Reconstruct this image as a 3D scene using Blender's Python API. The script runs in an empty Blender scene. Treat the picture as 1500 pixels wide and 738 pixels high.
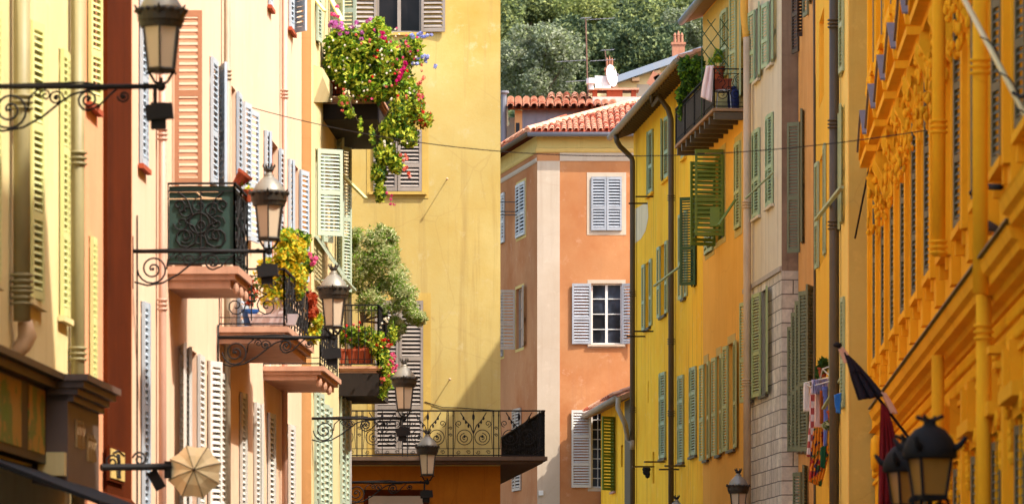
import bpy, bmesh, math, random
from mathutils import Vector, Matrix
random.seed(7)
S = bpy.context.scene
COL = S.collection
R = math.radians
# ---------------------------------------------------------------- camera
F = 6000.0            # focal length in pixels of a 1500 px wide picture
EYE = 1.7
cd = bpy.data.cameras.new("camera"); cam = bpy.data.objects.new("camera", cd); COL.objects.link(cam)
cam.location = (0, 0, EYE); cam.rotation_euler = (R(90), 0, 0)
cd.sensor_width = 36; cd.lens = 36*F/1500; cd.shift_y = (960-369)/1500.0
cd.clip_start = 0.5; cd.clip_end = 3000
cd.dof.use_dof = True; cd.dof.focus_distance = 118; cd.dof.aperture_fstop = 2.9
S.camera = cam
# ---------------------------------------------------------------- sky and sun
SUN = Vector((.62, -.40, .95)).normalized()
w = bpy.data.worlds.new("World"); S.world = w; w.use_nodes = True
nt = w.node_tree; bg = nt.nodes["Background"]
sky = nt.nodes.new("ShaderNodeTexSky"); sky.sky_type = 'NISHITA'; sky.sun_disc = False
sky.sun_elevation = math.asin(SUN.z); sky.sun_rotation = math.atan2(SUN.x, SUN.y)
nt.links.new(sky.outputs[0], bg.inputs[0]); bg.inputs[1].default_value = 0.15
sky.dust_density = 3.0; sky.ozone_density = 0.6; sky.air_density = 1.0
sd = bpy.data.lights.new("sun", 'SUN'); sd.energy = 2.45; sd.angle = R(.53); sd.color = (1, .94, .84)
so = bpy.data.objects.new("sun", sd); COL.objects.link(so)
so.rotation_euler = SUN.to_track_quat('Z', 'Y').to_euler(); so.location = (30, -20, 60)
S.view_settings.view_transform = 'Standard'; S.view_settings.look = 'None'
S.view_settings.exposure = 1.62; S.view_settings.gamma = 1
S.cycles.max_bounces = 8; S.cycles.diffuse_bounces = 5; S.cycles.glossy_bounces = 3
S.cycles.caustics_reflective = False; S.cycles.caustics_refractive = False
S.cycles.sample_clamp_indirect = 6

def P(px, py, Y):
    return Vector(((px-750)/F*Y, Y, EYE+(960-py)/F*Y))
def lin(c):
    c = c/255.0
    return c/12.92 if c <= .04045 else ((c+.055)/1.055)**2.4
def rgb(t): return (lin(t[0]), lin(t[1]), lin(t[2]), 1)
# ---------------------------------------------------------------- materials
MATS = {}
def node_mat(name):
    m = bpy.data.materials.new(name); m.use_nodes = True
    n = m.node_tree.nodes; l = m.node_tree.links
    return m, n, l, n["Principled BSDF"]
def mapping(n, l, scale, seed=0.0):
    tc = n.new("ShaderNodeTexCoord"); mp = n.new("ShaderNodeMapping")
    mp.inputs["Scale"].default_value = scale; mp.inputs["Location"].default_value = (seed, seed*.7, seed*.3)
    l.new(tc.outputs["Object"], mp.inputs[0]); return mp
def noise(n, l, mp, sc, det=5, rough=.6):
    t = n.new("ShaderNodeTexNoise"); t.inputs["Scale"].default_value = sc
    t.inputs["Detail"].default_value = det; t.inputs["Roughness"].default_value = rough
    l.new(mp.outputs[0], t.inputs["Vector"]); return t
def ramp(n, l, src, a, b):
    r = n.new("ShaderNodeMapRange"); r.inputs[1].default_value = a; r.inputs[2].default_value = b
    l.new(src, r.inputs[0]); return r.outputs[0]
def mix(n, l, fac, a, b, mode='MIX'):
    m = n.new("ShaderNodeMix"); m.data_type = 'RGBA'; m.blend_type = mode
    if isinstance(fac, (int, float)): m.inputs[0].default_value = fac
    else: l.new(fac, m.inputs[0])
    for s, v in ((6, a), (7, b)):
        if isinstance(v, tuple): m.inputs[s].default_value = v
        else: l.new(v, m.inputs[s])
    return m.outputs[2]
def scl(n, l, src, k):
    m = n.new("ShaderNodeMath"); m.operation = 'MULTIPLY'; l.new(src, m.inputs[0]); m.inputs[1].default_value = k
    return m.outputs[0]
def bump(n, l, b, src, s, d=.02):
    u = n.new("ShaderNodeBump"); u.inputs["Strength"].default_value = s; u.inputs["Distance"].default_value = d
    l.new(src, u.inputs["Height"]); l.new(u.outputs[0], b.inputs["Normal"])
def plaster(name, c, alt=None, stain=(90, 70, 50), mot=.6, streak=.45, seed=0.0, sc=.55, fade=None, rough=.92):
    """lime plaster: broad mottling, vertical rain streaks, worn patches"""
    if name in MATS: return MATS[name]
    m, n, l, b = node_mat(name); c4 = rgb(c)
    alt4 = rgb(alt) if alt else tuple(x*.72 for x in c4[:3])+(1,)
    mp = mapping(n, l, (1, 1, 1), seed)
    n1 = noise(n, l, mp, sc, 7, .62)
    col = mix(n, l, scl(n, l, ramp(n, l, n1.outputs[0], .42, .68), mot), c4, alt4)
    mp2 = mapping(n, l, (3.2, 3.2, .16), seed+3)
    n2 = noise(n, l, mp2, 1.2, 6, .65)
    col = mix(n, l, scl(n, l, ramp(n, l, n2.outputs[0], .52, .78), streak), col, rgb(stain))
    n3 = noise(n, l, mp, 2.6, 8, .7)
    col = mix(n, l, scl(n, l, ramp(n, l, n3.outputs[0], .58, .70), .5), col, rgb(fade) if fade else tuple(min(1, x*1.25) for x in c4[:3])+(1,))
    mp4 = mapping(n, l, (1, 1, 1), seed+8)
    n0 = noise(n, l, mp4, .22, 5, .55)
    col = mix(n, l, scl(n, l, ramp(n, l, n0.outputs[0], .40, .62), .5*mot), col, tuple(x*.66 for x in c4[:3])+(1,))
    n5 = noise(n, l, mp4, 1.3, 9, .75)
    col = mix(n, l, scl(n, l, ramp(n, l, n5.outputs[0], .66, .72), .45*min(1, streak*1.6)), col, rgb(stain))
    n4 = noise(n, l, mp, 14, 6, .7)
    col = mix(n, l, scl(n, l, ramp(n, l, n4.outputs[0], .3, .75), .22), col, alt4)
    # hairline cracks, only here and there
    vd = n.new("ShaderNodeVectorMath"); vd.operation = 'SCALE'; vd.inputs[3].default_value = .5; l.new(n1.outputs[1], vd.inputs[0])
    vs = n.new("ShaderNodeVectorMath"); l.new(mp.outputs[0], vs.inputs[0]); l.new(vd.outputs[0], vs.inputs[1])
    vo = n.new("ShaderNodeTexVoronoi"); vo.feature = 'DISTANCE_TO_EDGE'; vo.inputs["Scale"].default_value = .55; l.new(vs.outputs[0], vo.inputs["Vector"])
    cr = n.new("ShaderNodeMapRange"); cr.inputs[1].default_value = .002; cr.inputs[2].default_value = .010; cr.inputs[3].default_value = 1; cr.inputs[4].default_value = 0
    l.new(vo.outputs["Distance"], cr.inputs[0])
    mm = n.new("ShaderNodeMath"); mm.operation = 'MULTIPLY'; l.new(cr.outputs[0], mm.inputs[0]); l.new(scl(n, l, ramp(n, l, n0.outputs[0], .48, .6), .16), mm.inputs[1])
    col = mix(n, l, mm.outputs[0], col, rgb(stain))
    l.new(col, b.inputs["Base Color"]); b.inputs["Roughness"].default_value = rough
    b.inputs["Specular IOR Level"].default_value = .04
    bump(n, l, b, n4.outputs[0], .18, .02)
    MATS[name] = m; return m
def paint(name, c, wear=(120, 110, 95), k=.35, rough=.6, seed=0.0, metal=0.0, sc=3.0):
    if name in MATS: return MATS[name]
    m, n, l, b = node_mat(name)
    mp = mapping(n, l, (1, 1, .35), seed)
    n1 = noise(n, l, mp, sc, 6, .7)
    col = mix(n, l, scl(n, l, ramp(n, l, n1.outputs[0], .45, .75), k), rgb(c), rgb(wear))
    l.new(col, b.inputs["Base Color"]); b.inputs["Roughness"].default_value = rough
    b.inputs["Metallic"].default_value = metal; b.inputs["Specular IOR Level"].default_value = .35
    MATS[name] = m; return m
def stone(name, c, c2, mortar, bw=.62, rh=.36, axis='Y'):
    if name in MATS: return MATS[name]
    m, n, l, b = node_mat(name)
    tc = n.new("ShaderNodeTexCoord"); sp = n.new("ShaderNodeSeparateXYZ"); cb = n.new("ShaderNodeCombineXYZ")
    l.new(tc.outputs["Object"], sp.inputs[0])
    ad = n.new("ShaderNodeMath"); ad.operation = 'ADD'
    l.new(sp.outputs[0], ad.inputs[0]); l.new(sp.outputs[1], ad.inputs[1])
    l.new(ad.outputs[0], cb.inputs[0]); l.new(sp.outputs[2], cb.inputs[1])
    ns = n.new("ShaderNodeTexNoise"); ns.inputs["Scale"].default_value = 1.5
    l.new(cb.outputs[0], ns.inputs["Vector"])
    vm = n.new("ShaderNodeVectorMath"); vm.operation = 'SCALE'; vm.inputs[3].default_value = .035
    l.new(ns.outputs[1], vm.inputs[0])
    va = n.new("ShaderNodeVectorMath"); l.new(cb.outputs[0], va.inputs[0]); l.new(vm.outputs[0], va.inputs[1])
    br = n.new("ShaderNodeTexBrick"); l.new(va.outputs[0], br.inputs[0])
    br.inputs["Color1"].default_value = rgb(c); br.inputs["Color2"].default_value = rgb(c2)
    br.inputs["Mortar"].default_value = rgb(mortar); br.inputs["Scale"].default_value = 1
    br.inputs["Brick Width"].default_value = bw; br.inputs["Row Height"].default_value = rh
    br.inputs["Mortar Size"].default_value = .014; br.inputs["Bias"].default_value = -.1
    mp = mapping(n, l, (1, 1, 1), 2)
    n1 = noise(n, l, mp, 5, 8, .7)
    col = mix(n, l, scl(n, l, ramp(n, l, n1.outputs[0], .35, .7), .45), br.outputs[0], rgb((115, 100, 88)))
    mp2 = mapping(n, l, (3, 3, .2), 5); n2 = noise(n, l, mp2, 1.3, 6, .6)
    col = mix(n, l, scl(n, l, ramp(n, l, n2.outputs[0], .55, .7), .5), col, rgb((90, 78, 70)))
    l.new(col, b.inputs["Base Color"]); b.inputs["Roughness"].default_value = .93
    sub = n.new("ShaderNodeMath"); sub.operation = 'SUBTRACT'; l.new(n1.outputs[0], sub.inputs[0]); l.new(br.outputs["Fac"], sub.inputs[1])
    bump(n, l, b, sub.outputs[0], .5, .03)
    MATS[name] = m; return m
def leafm(name, c, c2=None, tr=.35, rough=.6, sc=2.0):
    if name in MATS: return MATS[name]
    m, n, l, b = node_mat(name); out = n["Material Output"]
    mp = mapping(n, l, (1, 1, 1), len(MATS)*1.0)
    n1 = noise(n, l, mp, sc, 4, .8)
    c2 = c2 or tuple(x*.6 for x in c)
    col = mix(n, l, ramp(n, l, n1.outputs[0], .35, .65), rgb(c), rgb(c2))
    l.new(col, b.inputs["Base Color"]); b.inputs["Roughness"].default_value = rough
    b.inputs["Specular IOR Level"].default_value = .25
    t = n.new("ShaderNodeBsdfTranslucent"); l.new(col, t.inputs[0])
    ms = n.new("ShaderNodeMixShader"); ms.inputs[0].default_value = tr
    l.new(b.outputs[0], ms.inputs[1]); l.new(t.outputs[0], ms.inputs[2]); l.new(ms.outputs[0], out.inputs[0])
    MATS[name] = m; return m
def glass(name, c=(18, 20, 24), rough=.3):
    if name in MATS: return MATS[name]
    m, n, l, b = node_mat(name)
    mp = mapping(n, l, (1, 1, 1), 1); n1 = noise(n, l, mp, 1.2, 3, .5)
    col = mix(n, l, ramp(n, l, n1.outputs[0], .4, .6), rgb(c), rgb(tuple(x*3.2 for x in c)))
    l.new(col, b.inputs["Base Color"]); b.inputs["Roughness"].default_value = rough; b.inputs["Specular IOR Level"].default_value = .2
    MATS[name] = m; return m
# ---------------------------------------------------------------- mesh builder
class MB:
    def __init__(s): s.v = []; s.f = []; s.mi = []; s.cur = 0
    def add(s, vs, fs):
        k = len(s.v); s.v += [Vector(x) for x in vs]
        for f in fs: s.f.append([k+i for i in f]); s.mi.append(s.cur)
    def hexa(s, p):   # 8 corners: bottom 4, top 4
        s.add(p, [(0, 3, 2, 1), (4, 5, 6, 7), (0, 1, 5, 4), (1, 2, 6, 5), (2, 3, 7, 6), (3, 0, 4, 7)])
    def box(s, x0, x1, y0, y1, z0, z1):
        s.hexa([(x0,y0,z0),(x1,y0,z0),(x1,y1,z0),(x0,y1,z0),(x0,y0,z1),(x1,y0,z1),(x1,y1,z1),(x0,y1,z1)])
    def fbox(s, fr, u0, u1, o0, o1, z0, z1):
        s.hexa([fr.p(u0,o0,z0),fr.p(u1,o0,z0),fr.p(u1,o1,z0),fr.p(u0,o1,z0),fr.p(u0,o0,z1),fr.p(u1,o0,z1),fr.p(u1,o1,z1),fr.p(u0,o1,z1)])
    def bar(s, a, b, wx, wy=None, up=(0, 0, 1)):
        a = Vector(a); b = Vector(b); wy = wy or wx; d = (b-a)
        if d.length < 1e-6: return
        d.normalize(); up = Vector(up)
        if abs(d.dot(up)) > .95: up = Vector((1, 0, 0))
        x = d.cross(up).normalized()*wx/2; y = x.cross(d).normalized()*wy/2
        s.hexa([a-x-y, a+x-y, a+x+y, a-x+y, b-x-y, b+x-y, b+x+y, b-x+y])
    def tube(s, pts, r, n=6, caps=True, rr=None):
        pts = [Vector(p) for p in pts]; k = len(pts)
        if k < 2: return
        base = len(s.v); up = Vector((0, 0, 1)); prev = None
        for i, p in enumerate(pts):
            d = (pts[min(i+1, k-1)]-pts[max(i-1, 0)]).normalized()
            if prev is None:
                x = d.cross(up)
                if x.length < .1: x = d.cross(Vector((0, 1, 0)))
            else: x = prev-d*prev.dot(d)
            x.normalize(); prev = x; y = d.cross(x)
            q = rr[i] if rr else r
            for j in range(n):
                t = 2*math.pi*j/n; s.v.append(p+x*math.cos(t)*q+y*math.sin(t)*q)
        for i in range(k-1):
            for j in range(n):
                a = base+i*n+j; b = base+i*n+(j+1) % n
                s.f.append([a, b, b+n, a+n]); s.mi.append(s.cur)
        if caps:
            s.f.append([base+j for j in range(n)][::-1]); s.mi.append(s.cur)
            s.f.append([base+(k-1)*n+j for j in range(n)]); s.mi.append(s.cur)
    def lathe(s, c, prof, n=16, twist=0.0, sx=1, sy=1):
        c = Vector(c); base = len(s.v); k = len(prof)
        for r, z in prof:
            for j in range(n):
                t = 2*math.pi*j/n+twist; s.v.append(c+Vector((math.cos(t)*r*sx, math.sin(t)*r*sy, z)))
        for i in range(k-1):
            for j in range(n):
                a = base+i*n+j; b = base+i*n+(j+1) % n
                s.f.append([a, b, b+n, a+n]); s.mi.append(s.cur)
        s.f.append([base+j for j in range(n)][::-1]); s.mi.append(s.cur)
        s.f.append([base+(k-1)*n+j for j in range(n)]); s.mi.append(s.cur)
    def blob(s, c, r, n=6, m=4):
        rx, ry, rz = r if isinstance(r, tuple) else (r, r, r)
        prof = []
        base = len(s.v); c = Vector(c)
        for i in range(1, m):
            ph = math.pi*i/m
            for j in range(n):
                t = 2*math.pi*j/n; s.v.append(c+Vector((math.sin(ph)*math.cos(t)*rx, math.sin(ph)*math.sin(t)*ry, -math.cos(ph)*rz)))
        s.v.append(c-Vector((0, 0, rz))); s.v.append(c+Vector((0, 0, rz)))
        bo = len(s.v)-2; to = bo+1
        for i in range(m-2):
            for j in range(n):
                a = base+i*n+j; b = base+i*n+(j+1) % n
                s.f.append([a, b, b+n, a+n]); s.mi.append(s.cur)
        for j in range(n):
            s.f.append([base+(j+1) % n, base+j, bo]); s.mi.append(s.cur)
            s.f.append([base+(m-2)*n+j, base+(m-2)*n+(j+1) % n, to]); s.mi.append(s.cur)
    def prism(s, pts, a, b):   # polygon pts (callable-mapped) between a and b offset vectors
        k = len(pts); s.add([Vector(p)+Vector(a) for p in pts]+[Vector(p)+Vector(b) for p in pts],
            [list(range(k))[::-1], list(range(k, 2*k))]+[(i, (i+1) % k, k+(i+1) % k, k+i) for i in range(k)])
    def build(s, name, mat, parent=None, smooth=False, norm=True, loc=None):
        if loc is None: loc = worldloc(parent) if parent else Vector((0, 0, 0))
        me = bpy.data.meshes.new(name)
        me.from_pydata([tuple(v-loc) for v in s.v], [], s.f)
        for m in (mat if isinstance(mat, (list, tuple)) else [mat]): me.materials.append(m)
        if any(s.mi): me.polygons.foreach_set("material_index", s.mi)
        if norm:
            bm = bmesh.new(); bm.from_mesh(me); bmesh.ops.recalc_face_normals(bm, faces=bm.faces); bm.to_mesh(me); bm.free()
        if smooth: me.polygons.foreach_set("use_smooth", [True]*len(me.polygons))
        me.update()
        o = bpy.data.objects.new(name, me); COL.objects.link(o)
        if parent: o.parent = parent
        else: o.location = loc
        return o
def worldloc(o):
    v = Vector((0, 0, 0))
    while o is not None: v += o.location; o = o.parent
    return v
def tag(o, label=None, cat=None, group=None, kind=None):
    if label: o["label"] = label
    if cat: o["category"] = cat
    if group: o["group"] = group
    if kind: o["kind"] = kind
    return o
def thing(name, label, cat, loc, group=None):
    o = bpy.data.objects.new(name, None); COL.objects.link(o); o.location = loc; o.empty_display_size = .2
    return tag(o, label, cat, group)
def struct(name, mb, mat, **k): return tag(mb.build(name, mat, **k), kind="structure")
# ---------------------------------------------------------------- wall frames
class Frame:
    def __init__(s, a, b, cen=None):
        s.a = Vector((a[0], a[1])); d = Vector((b[0], b[1]))-s.a; s.len = d.length; s.u = d.normalized()
        s.n = Vector((s.u.y, -s.u.x))
        ref = (s.a+d/2-Vector(cen[:2])) if cen is not None else -s.a
        if s.n.dot(ref) < 0: s.n = -s.n
    def p(s, u, o, z):
        q = s.a+s.u*u+s.n*o; return Vector((q.x, q.y, z))
    def at(s, px, o=0.0):
        k = (px-750)/F; a = s.a+s.n*o
        return (k*a.y-a.x)/(s.u.x-k*s.u.y)
    def Y(s, px, o=0.0): return (s.a+s.n*o+s.u*s.at(px, o)).y
    def z(s, px, py, o=0.0): return EYE+(960-py)/F*s.Y(px, o)
    def px(s, u, o=0.0):
        q = s.p(u, o, 0); return 750+F*q.x/q.y
def wallgrid(mb, fr, u0, u1, z0, z1, holes, depth=.22):
    hs = [h for h in holes if h[1] > u0 and h[0] < u1]
    us = sorted({u0, u1}|{min(max(x, u0), u1) for h in hs for x in h[:2]})
    zs = sorted({z0, z1}|{min(max(x, z0), z1) for h in hs for x in h[2:4]})
    for i in range(len(us)-1):
        for j in range(len(zs)-1):
            cu = (us[i]+us[i+1])/2; cz = (zs[j]+zs[j+1])/2
            if any(h[0] < cu < h[1] and h[2] < cz < h[3] for h in hs): continue
            mb.add([fr.p(us[i],0,zs[j]), fr.p(us[i+1],0,zs[j]), fr.p(us[i+1],0,zs[j+1]), fr.p(us[i],0,zs[j+1])], [(0, 1, 2, 3)])
    for h in hs:
        a, b, c, d = h[:4]; D = -depth
        for q in (((a,0,c),(a,D,c),(a,D,d),(a,0,d)), ((b,0,c),(b,0,d),(b,D,d),(b,D,c)),
                  ((a,0,d),(a,D,d),(b,D,d),(b,0,d)), ((a,0,c),(b,0,c),(b,D,c),(a,D,c))):
            mb.add([fr.p(*t) for t in q], [(0, 1, 2, 3)])
class Bld:
    def __init__(s, name, label, cat, pts, h, mat, z0=0.0):
        s.pts = [Vector((p[0], p[1])) for p in pts]; c = sum(s.pts, Vector((0, 0)))/len(pts); s.c = c
        s.h = h; s.mat = mat; s.z0 = z0
        s.root = thing(name, label, cat, (s.pts[0].x, s.pts[0].y, z0))
        s.F = [Frame(pts[i], pts[(i+1) % len(pts)], c) for i in range(len(pts))]
        s.holes = [[] for _ in pts]
    def finish(s, bands=None, edgemats=None):
        """bands: [(z0,z1,mat,name)] stacked wall parts; default one wall"""
        for (a, b, m, nm) in (bands or [(s.z0, s.h, s.mat, 'wall')]):
            mb = MB(); mats = [m]+list((edgemats or {}).values())
            for i, fr in enumerate(s.F):
                mb.cur = 1+list(edgemats).index(i) if edgemats and i in edgemats else 0
                wallgrid(mb, fr, 0, fr.len, a, b, s.holes[i])
            mb.cur = 0
            if b == s.h: mb.add([(p.x, p.y, b) for p in s.pts], [list(range(len(s.pts)))])
            mb.build(nm, mats, s.root, norm=False)
def solve_theta(fr, uh, sgn, o, w, target):
    best = None
    for t in range(0, 181, 2):
        th = R(t); px = fr.px(uh+sgn*w*math.cos(th), o+w*math.sin(th))
        e = abs(px-target)+(.002*(180-t))
        if best is None or e < best[0]: best = (e, th)
    return best[1]
def leaf(fr, hinge, th, w, z0, z1, mat, parent, o=.035, style=(0, .45, 1), pitch=.075, name='shutter', flap=None, lab=None):
    """one louvred shutter leaf. hinge=(u,sgn): sgn +1 covers toward +u when closed"""
    u, sg = hinge; mb = MB()
    d = Vector((sg*math.cos(th), math.sin(th))); nn = Vector((-d.y, d.x))
    def q(a, t, z):   # a along leaf, t thickness
        uu = u+d.x*a+nn.x*t; oo = o+d.y*a+nn.y*t; return fr.p(uu, oo, z)
    def bx(a0, a1, t0, t1, c0, c1):
        mb.hexa([q(a0,t0,c0),q(a1,t0,c0),q(a1,t1,c0),q(a0,t1,c0),q(a0,t0,c1),q(a1,t0,c1),q(a1,t1,c1),q(a0,t1,c1)])
    T = .024; st = min(.07, w*.16); h = z1-z0
    bx(.004, st, -T, T, z0, z1); bx(w-st, w-.004, -T, T, z0, z1)
    ys = [z0+h*f for f in style]
    for k, y in enumerate(ys):
        c = min(max(y, z0+.05), z1-.05); bx(st, w-st, -T+.001, T-.001, c-.05, c+.05)
    for k in range(len(ys)-1):
        a = ys[k]+(.1 if k == 0 else .05); b = ys[k+1]-(.1 if k == len(ys)-2 else .05)
        m = max(2, int((b-a)/pitch)); st2 = (b-a)/m
        for j in range(m):
            zc = a+st2*(j+.5); e = st2*.30; vs = sg if th < R(100) else -sg; lo, hi = vs*.021, -vs*.021; k4 = .0035
            mb.hexa([q(st,lo-k4,zc-e-k4),q(w-st,lo-k4,zc-e-k4),q(w-st,lo+k4,zc-e),q(st,lo+k4,zc-e),
                     q(st,hi-k4,zc+e-k4),q(w-st,hi-k4,zc+e-k4),q(w-st,hi+k4,zc+e),q(st,hi+k4,zc+e)])
    ob = mb.build(name, mat, parent)
    if lab: ob["label"] = lab
    return ob
def window(b, e, pa, pb, yt, yb, leaves=(), mat=None, sill=None, surround=None, smat=None, bars=(2, 3), pane=None,
           frame=None, style=(0, .42, 1), pitch=.075, ref=None, arch=False, lab=None, slab_out=.09, name='window'):
    """opening between picture columns pa..pb on facade e, rows yt..yb read at column ref (default pa)"""
    fr = b.F[e]; ua, ub = fr.at(pa), fr.at(pb); ref = pa if ref is None else ref
    zt, zb = fr.z(ref, yt), fr.z(ref, yb)
    u0, u1 = min(ua, ub), max(ua, ub); b.holes[e].append((u0, u1, zb, zt))
    mb = MB(); fw = .055
    mb.fbox(fr, u0, u0+fw, -.16, -.10, zb, zt); mb.fbox(fr, u1-fw, u1, -.16, -.10, zb, zt)
    mb.fbox(fr, u0+fw, u1-fw, -.16, -.10, zb, zb+fw); mb.fbox(fr, u0+fw, u1-fw, -.16, -.10, zt-fw, zt)
    nu, nz = bars
    for i in range(1, nu):
        c = u0+(u1-u0)*i/nu; t = .045 if i*2 == nu else .014
        mb.fbox(fr, c-t, c+t, -.159, -.099, zb+fw, zt-fw)
    for j in range(1, nz):
        c = zb+(zt-zb)*j/nz; mb.fbox(fr, u0+fw, u1-fw, -.150, -.112, c-.014, c+.014)
    W = mb.build(name, frame or M['white_wood'], b.root)
    if lab: W["label"] = lab
    g = MB(); g.fbox(fr, u0, u1, -.215, -.17, zb, zt); g.build('pane', pane or M['glass'], W)
    hw = (u1-u0)/2
    for L in leaves:
        side = L[0]; how = L[1]; wd = L[2] if len(L) > 2 and L[2] else hw-.004
        uh, sg = (u0, 1) if side == 'a' else (u1, -1)
        oo = .04
        th = R(how[0]) if isinstance(how, tuple) else solve_theta(fr, uh, sg, oo, wd, how)
        zz0, zz1 = zb+.01, zt-.01
        leaf(fr, (uh, sg), th, wd, zz0, zz1, L[3] if len(L) > 3 and L[3] else mat, W, oo, style, pitch)
    if surround:
        s = MB(); t = surround
        for (x0, x1, c0, c1) in ((u0-t, u0-.001, zb-t, zt+t), (u1+.001, u1+t, zb-t, zt+t), (u0-.001, u1+.001, zt+.001, zt+t), (u0-.001, u1+.001, zb-t, zb-.001)):
            s.fbox(fr, x0, x1, -.002, .012, c0, c1)
        s.build('surround', smat, W)
    if sill:
        s = MB(); s.fbox(fr, u0-.12, u1+.12, .0125, slab_out, zb-.075, zb-.004); s.build('sill', sill, W)
    return W
def pipe(b, e, px, yt, yb, r, mat, collars=(), o=None, pts=None, cm=None):
    fr = b.F[e]; o = o if o is not None else r+.04; u = fr.at(px, o)
    zt, zb = fr.z(px, yt, o), fr.z(px, yb, o); zb = max(zb, 0)
    mb = MB(); path = [fr.p(u, o, zb), fr.p(u, o, zt)]
    if pts: path += pts
    mb.tube(path, r, 10)
    for y in collars:
        z = fr.z(px, y, o)
        for k in (-.07, 0, .07): mb.lathe(fr.p(u, o, z+k), [(r*1.02, -.02), (r*1.35, -.012), (r*1.35, .012), (r*1.02, .02)], 10)
    return mb.build('drainpipe', mat, b.root, smooth=True)
def spiral(fr_p, cu, cz, r0, r1, a0, turns, n=18):
    out = []
    for i in range(n+1):
        t = i/n; a = a0+turns*2*math.pi*t; r = r0+(r1-r0)*t
        out.append(fr_p(cu+math.cos(a)*r, cz+math.sin(a)*r))
    return out
M = {}
M['white_wood'] = paint('white_wood', (215, 215, 210), (150, 145, 135))
M['glass'] = glass('window_glass')
M['pale_green'] = paint('pale_green_paint', (164, 178, 158), (150, 160, 140))
M['cream_green'] = paint('cream_green_paint', (206, 206, 140), (170, 160, 110))
M['blue_white'] = paint('blue_white_paint', (166, 178, 188), (150, 160, 170))
M['peach_wood'] = paint('peach_paint', (162, 114, 84), (134, 92, 68))
M['grey_wood'] = paint('weathered_grey_wood', (150, 138, 126), (112, 100, 90), .7)
M['blue_grey'] = paint('blue_grey_paint', (150, 154, 160), (116, 114, 114), .5)
M['white_shutter'] = paint('white_shutter_paint', (198, 196, 188), (170, 165, 155))
M['green'] = paint('green_shutter_paint', (176, 178, 112), (160, 156, 100), .5)
M['olive_green'] = paint('olive_shutter_paint', (106, 124, 42), (88, 102, 44), .4)
M['sage'] = paint('sage_shutter_paint', (166, 178, 134), (130, 140, 102), .5)
M['dark_green'] = paint('dark_green_paint', (52, 82, 50), (80, 90, 60), .5)
M['grey_green'] = paint('grey_green_paint', (118, 118, 84), (90, 88, 60), .5)
M['terracotta'] = paint('terracotta_clay', (160, 72, 40), (122, 60, 38), .5, .85)
M['iron'] = paint('black_iron', (14, 12, 12), (30, 25, 21), .4, .8)
M['lamp_metal'] = paint('lamp_metal', (40, 34, 26), (84, 76, 60), .6, .5)
M['lamp_dome'] = paint('lamp_dome_metal', (138, 134, 122), (80, 72, 56), .5, .45, metal=.3)
M['lamp_glass'] = paint('frosted_lamp_glass', (190, 172, 146), (180, 160, 140), .4, .3)
M['pipe_grey'] = paint('zinc_pipe', (150, 135, 112), (95, 78, 60), .5, .5)
M['pipe_dark'] = paint('dark_pipe', (85, 72, 52), (60, 48, 36), .5, .5)
M['pipe_pink'] = paint('pink_pipe', (190, 150, 130), (140, 105, 90), .5, .5)
M['pipe_pale'] = paint('pale_pipe', (205, 170, 130), (150, 115, 80), .5, .55)
M['pipe_olive'] = paint('olive_grey_pipe', (142, 132, 92), (100, 88, 58), .5, .5)
M['stone_slab'] = paint('balcony_stone', (186, 142, 116), (124, 84, 64), .5, .85)
M['brown_wall'] = plaster('brown_plaster', (88, 38, 13), (60, 25, 9), (38, 18, 9), .8, .6, 1)
M['salmon'] = plaster('salmon_plaster', (228, 165, 125), (215, 145, 105), (150, 90, 60), .5, .3, 2)
M['cream_yellow'] = plaster('cream_yellow_plaster', (222, 208, 156), (212, 190, 130), (150, 110, 60), .5, .3, 3)
M['pink'] = plaster('pink_plaster', (222, 192, 164), (216, 178, 148), (170, 120, 95), .45, .25, 4)
M['pale_cream'] = plaster('pale_cream_plaster', (214, 198, 152), (204, 180, 128), (160, 120, 70), .5, .3, 5)
M['ochre_edge'] = plaster('ochre_edge_plaster', (190, 146, 96), (170, 126, 80), (120, 80, 50), .5, .3, 6)
M['fy'] = plaster('warm_yellow_plaster', (208, 186, 118), (190, 154, 72), (148, 116, 72), 1.0, .75, 7, .3, fade=(216, 204, 162))
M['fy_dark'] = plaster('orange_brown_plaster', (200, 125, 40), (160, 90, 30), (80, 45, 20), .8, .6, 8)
M['fy_trim'] = plaster('ochre_trim_plaster', (200, 170, 94), (182, 148, 70), (140, 95, 45), .5, .3, 9)
M['orange'] = plaster('orange_plaster', (188, 134, 90), (164, 98, 56), (150, 104, 80), 1.0, .4, 10, .4, fade=(206, 166, 134))
M['oh_white'] = plaster('greyish_white_plaster', (188, 172, 152), (172, 152, 128), (150, 125, 105), .5, .4, 11)
M['oh_cream'] = plaster('cream_frieze_plaster', (206, 180, 112), (192, 160, 92), (150, 120, 80), .5, .4, 12)
M['r4y'] = plaster('golden_yellow_plaster', (255, 200, 58), (250, 178, 46), (160, 106, 44), .85, .8, 13, .5, fade=(248, 224, 150))
M['r4o'] = plaster('amber_plaster', (240, 178, 82), (230, 164, 66), (160, 95, 40), .6, .25, 14)
M['r3'] = plaster('grey_beige_plaster', (226, 206, 172), (210, 186, 150), (120, 95, 80), .55, .4, 15)
M['r3shade'] = plaster('shaded_grey_plaster', (160, 132, 106), (118, 94, 74), (70, 55, 46), .9, .6, 16)  # darker plaster paints the shade on the end wall facing the camera
M['stone'] = stone('stone_blocks', (236, 220, 192), (204, 184, 156), (104, 90, 74))
M['r2y'] = plaster('yellow_street_plaster', (248, 192, 70), (240, 172, 54), (170, 110, 40), .5, .3, 17)
M['r2pale'] = plaster('pale_yellow_plaster', (246, 212, 116), (238, 196, 92), (170, 120, 50), .5, .3, 27)
M['r2o'] = plaster('orange_street_plaster', (226, 162, 92), (206, 136, 68), (130, 80, 40), .6, .5, 18)
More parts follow.
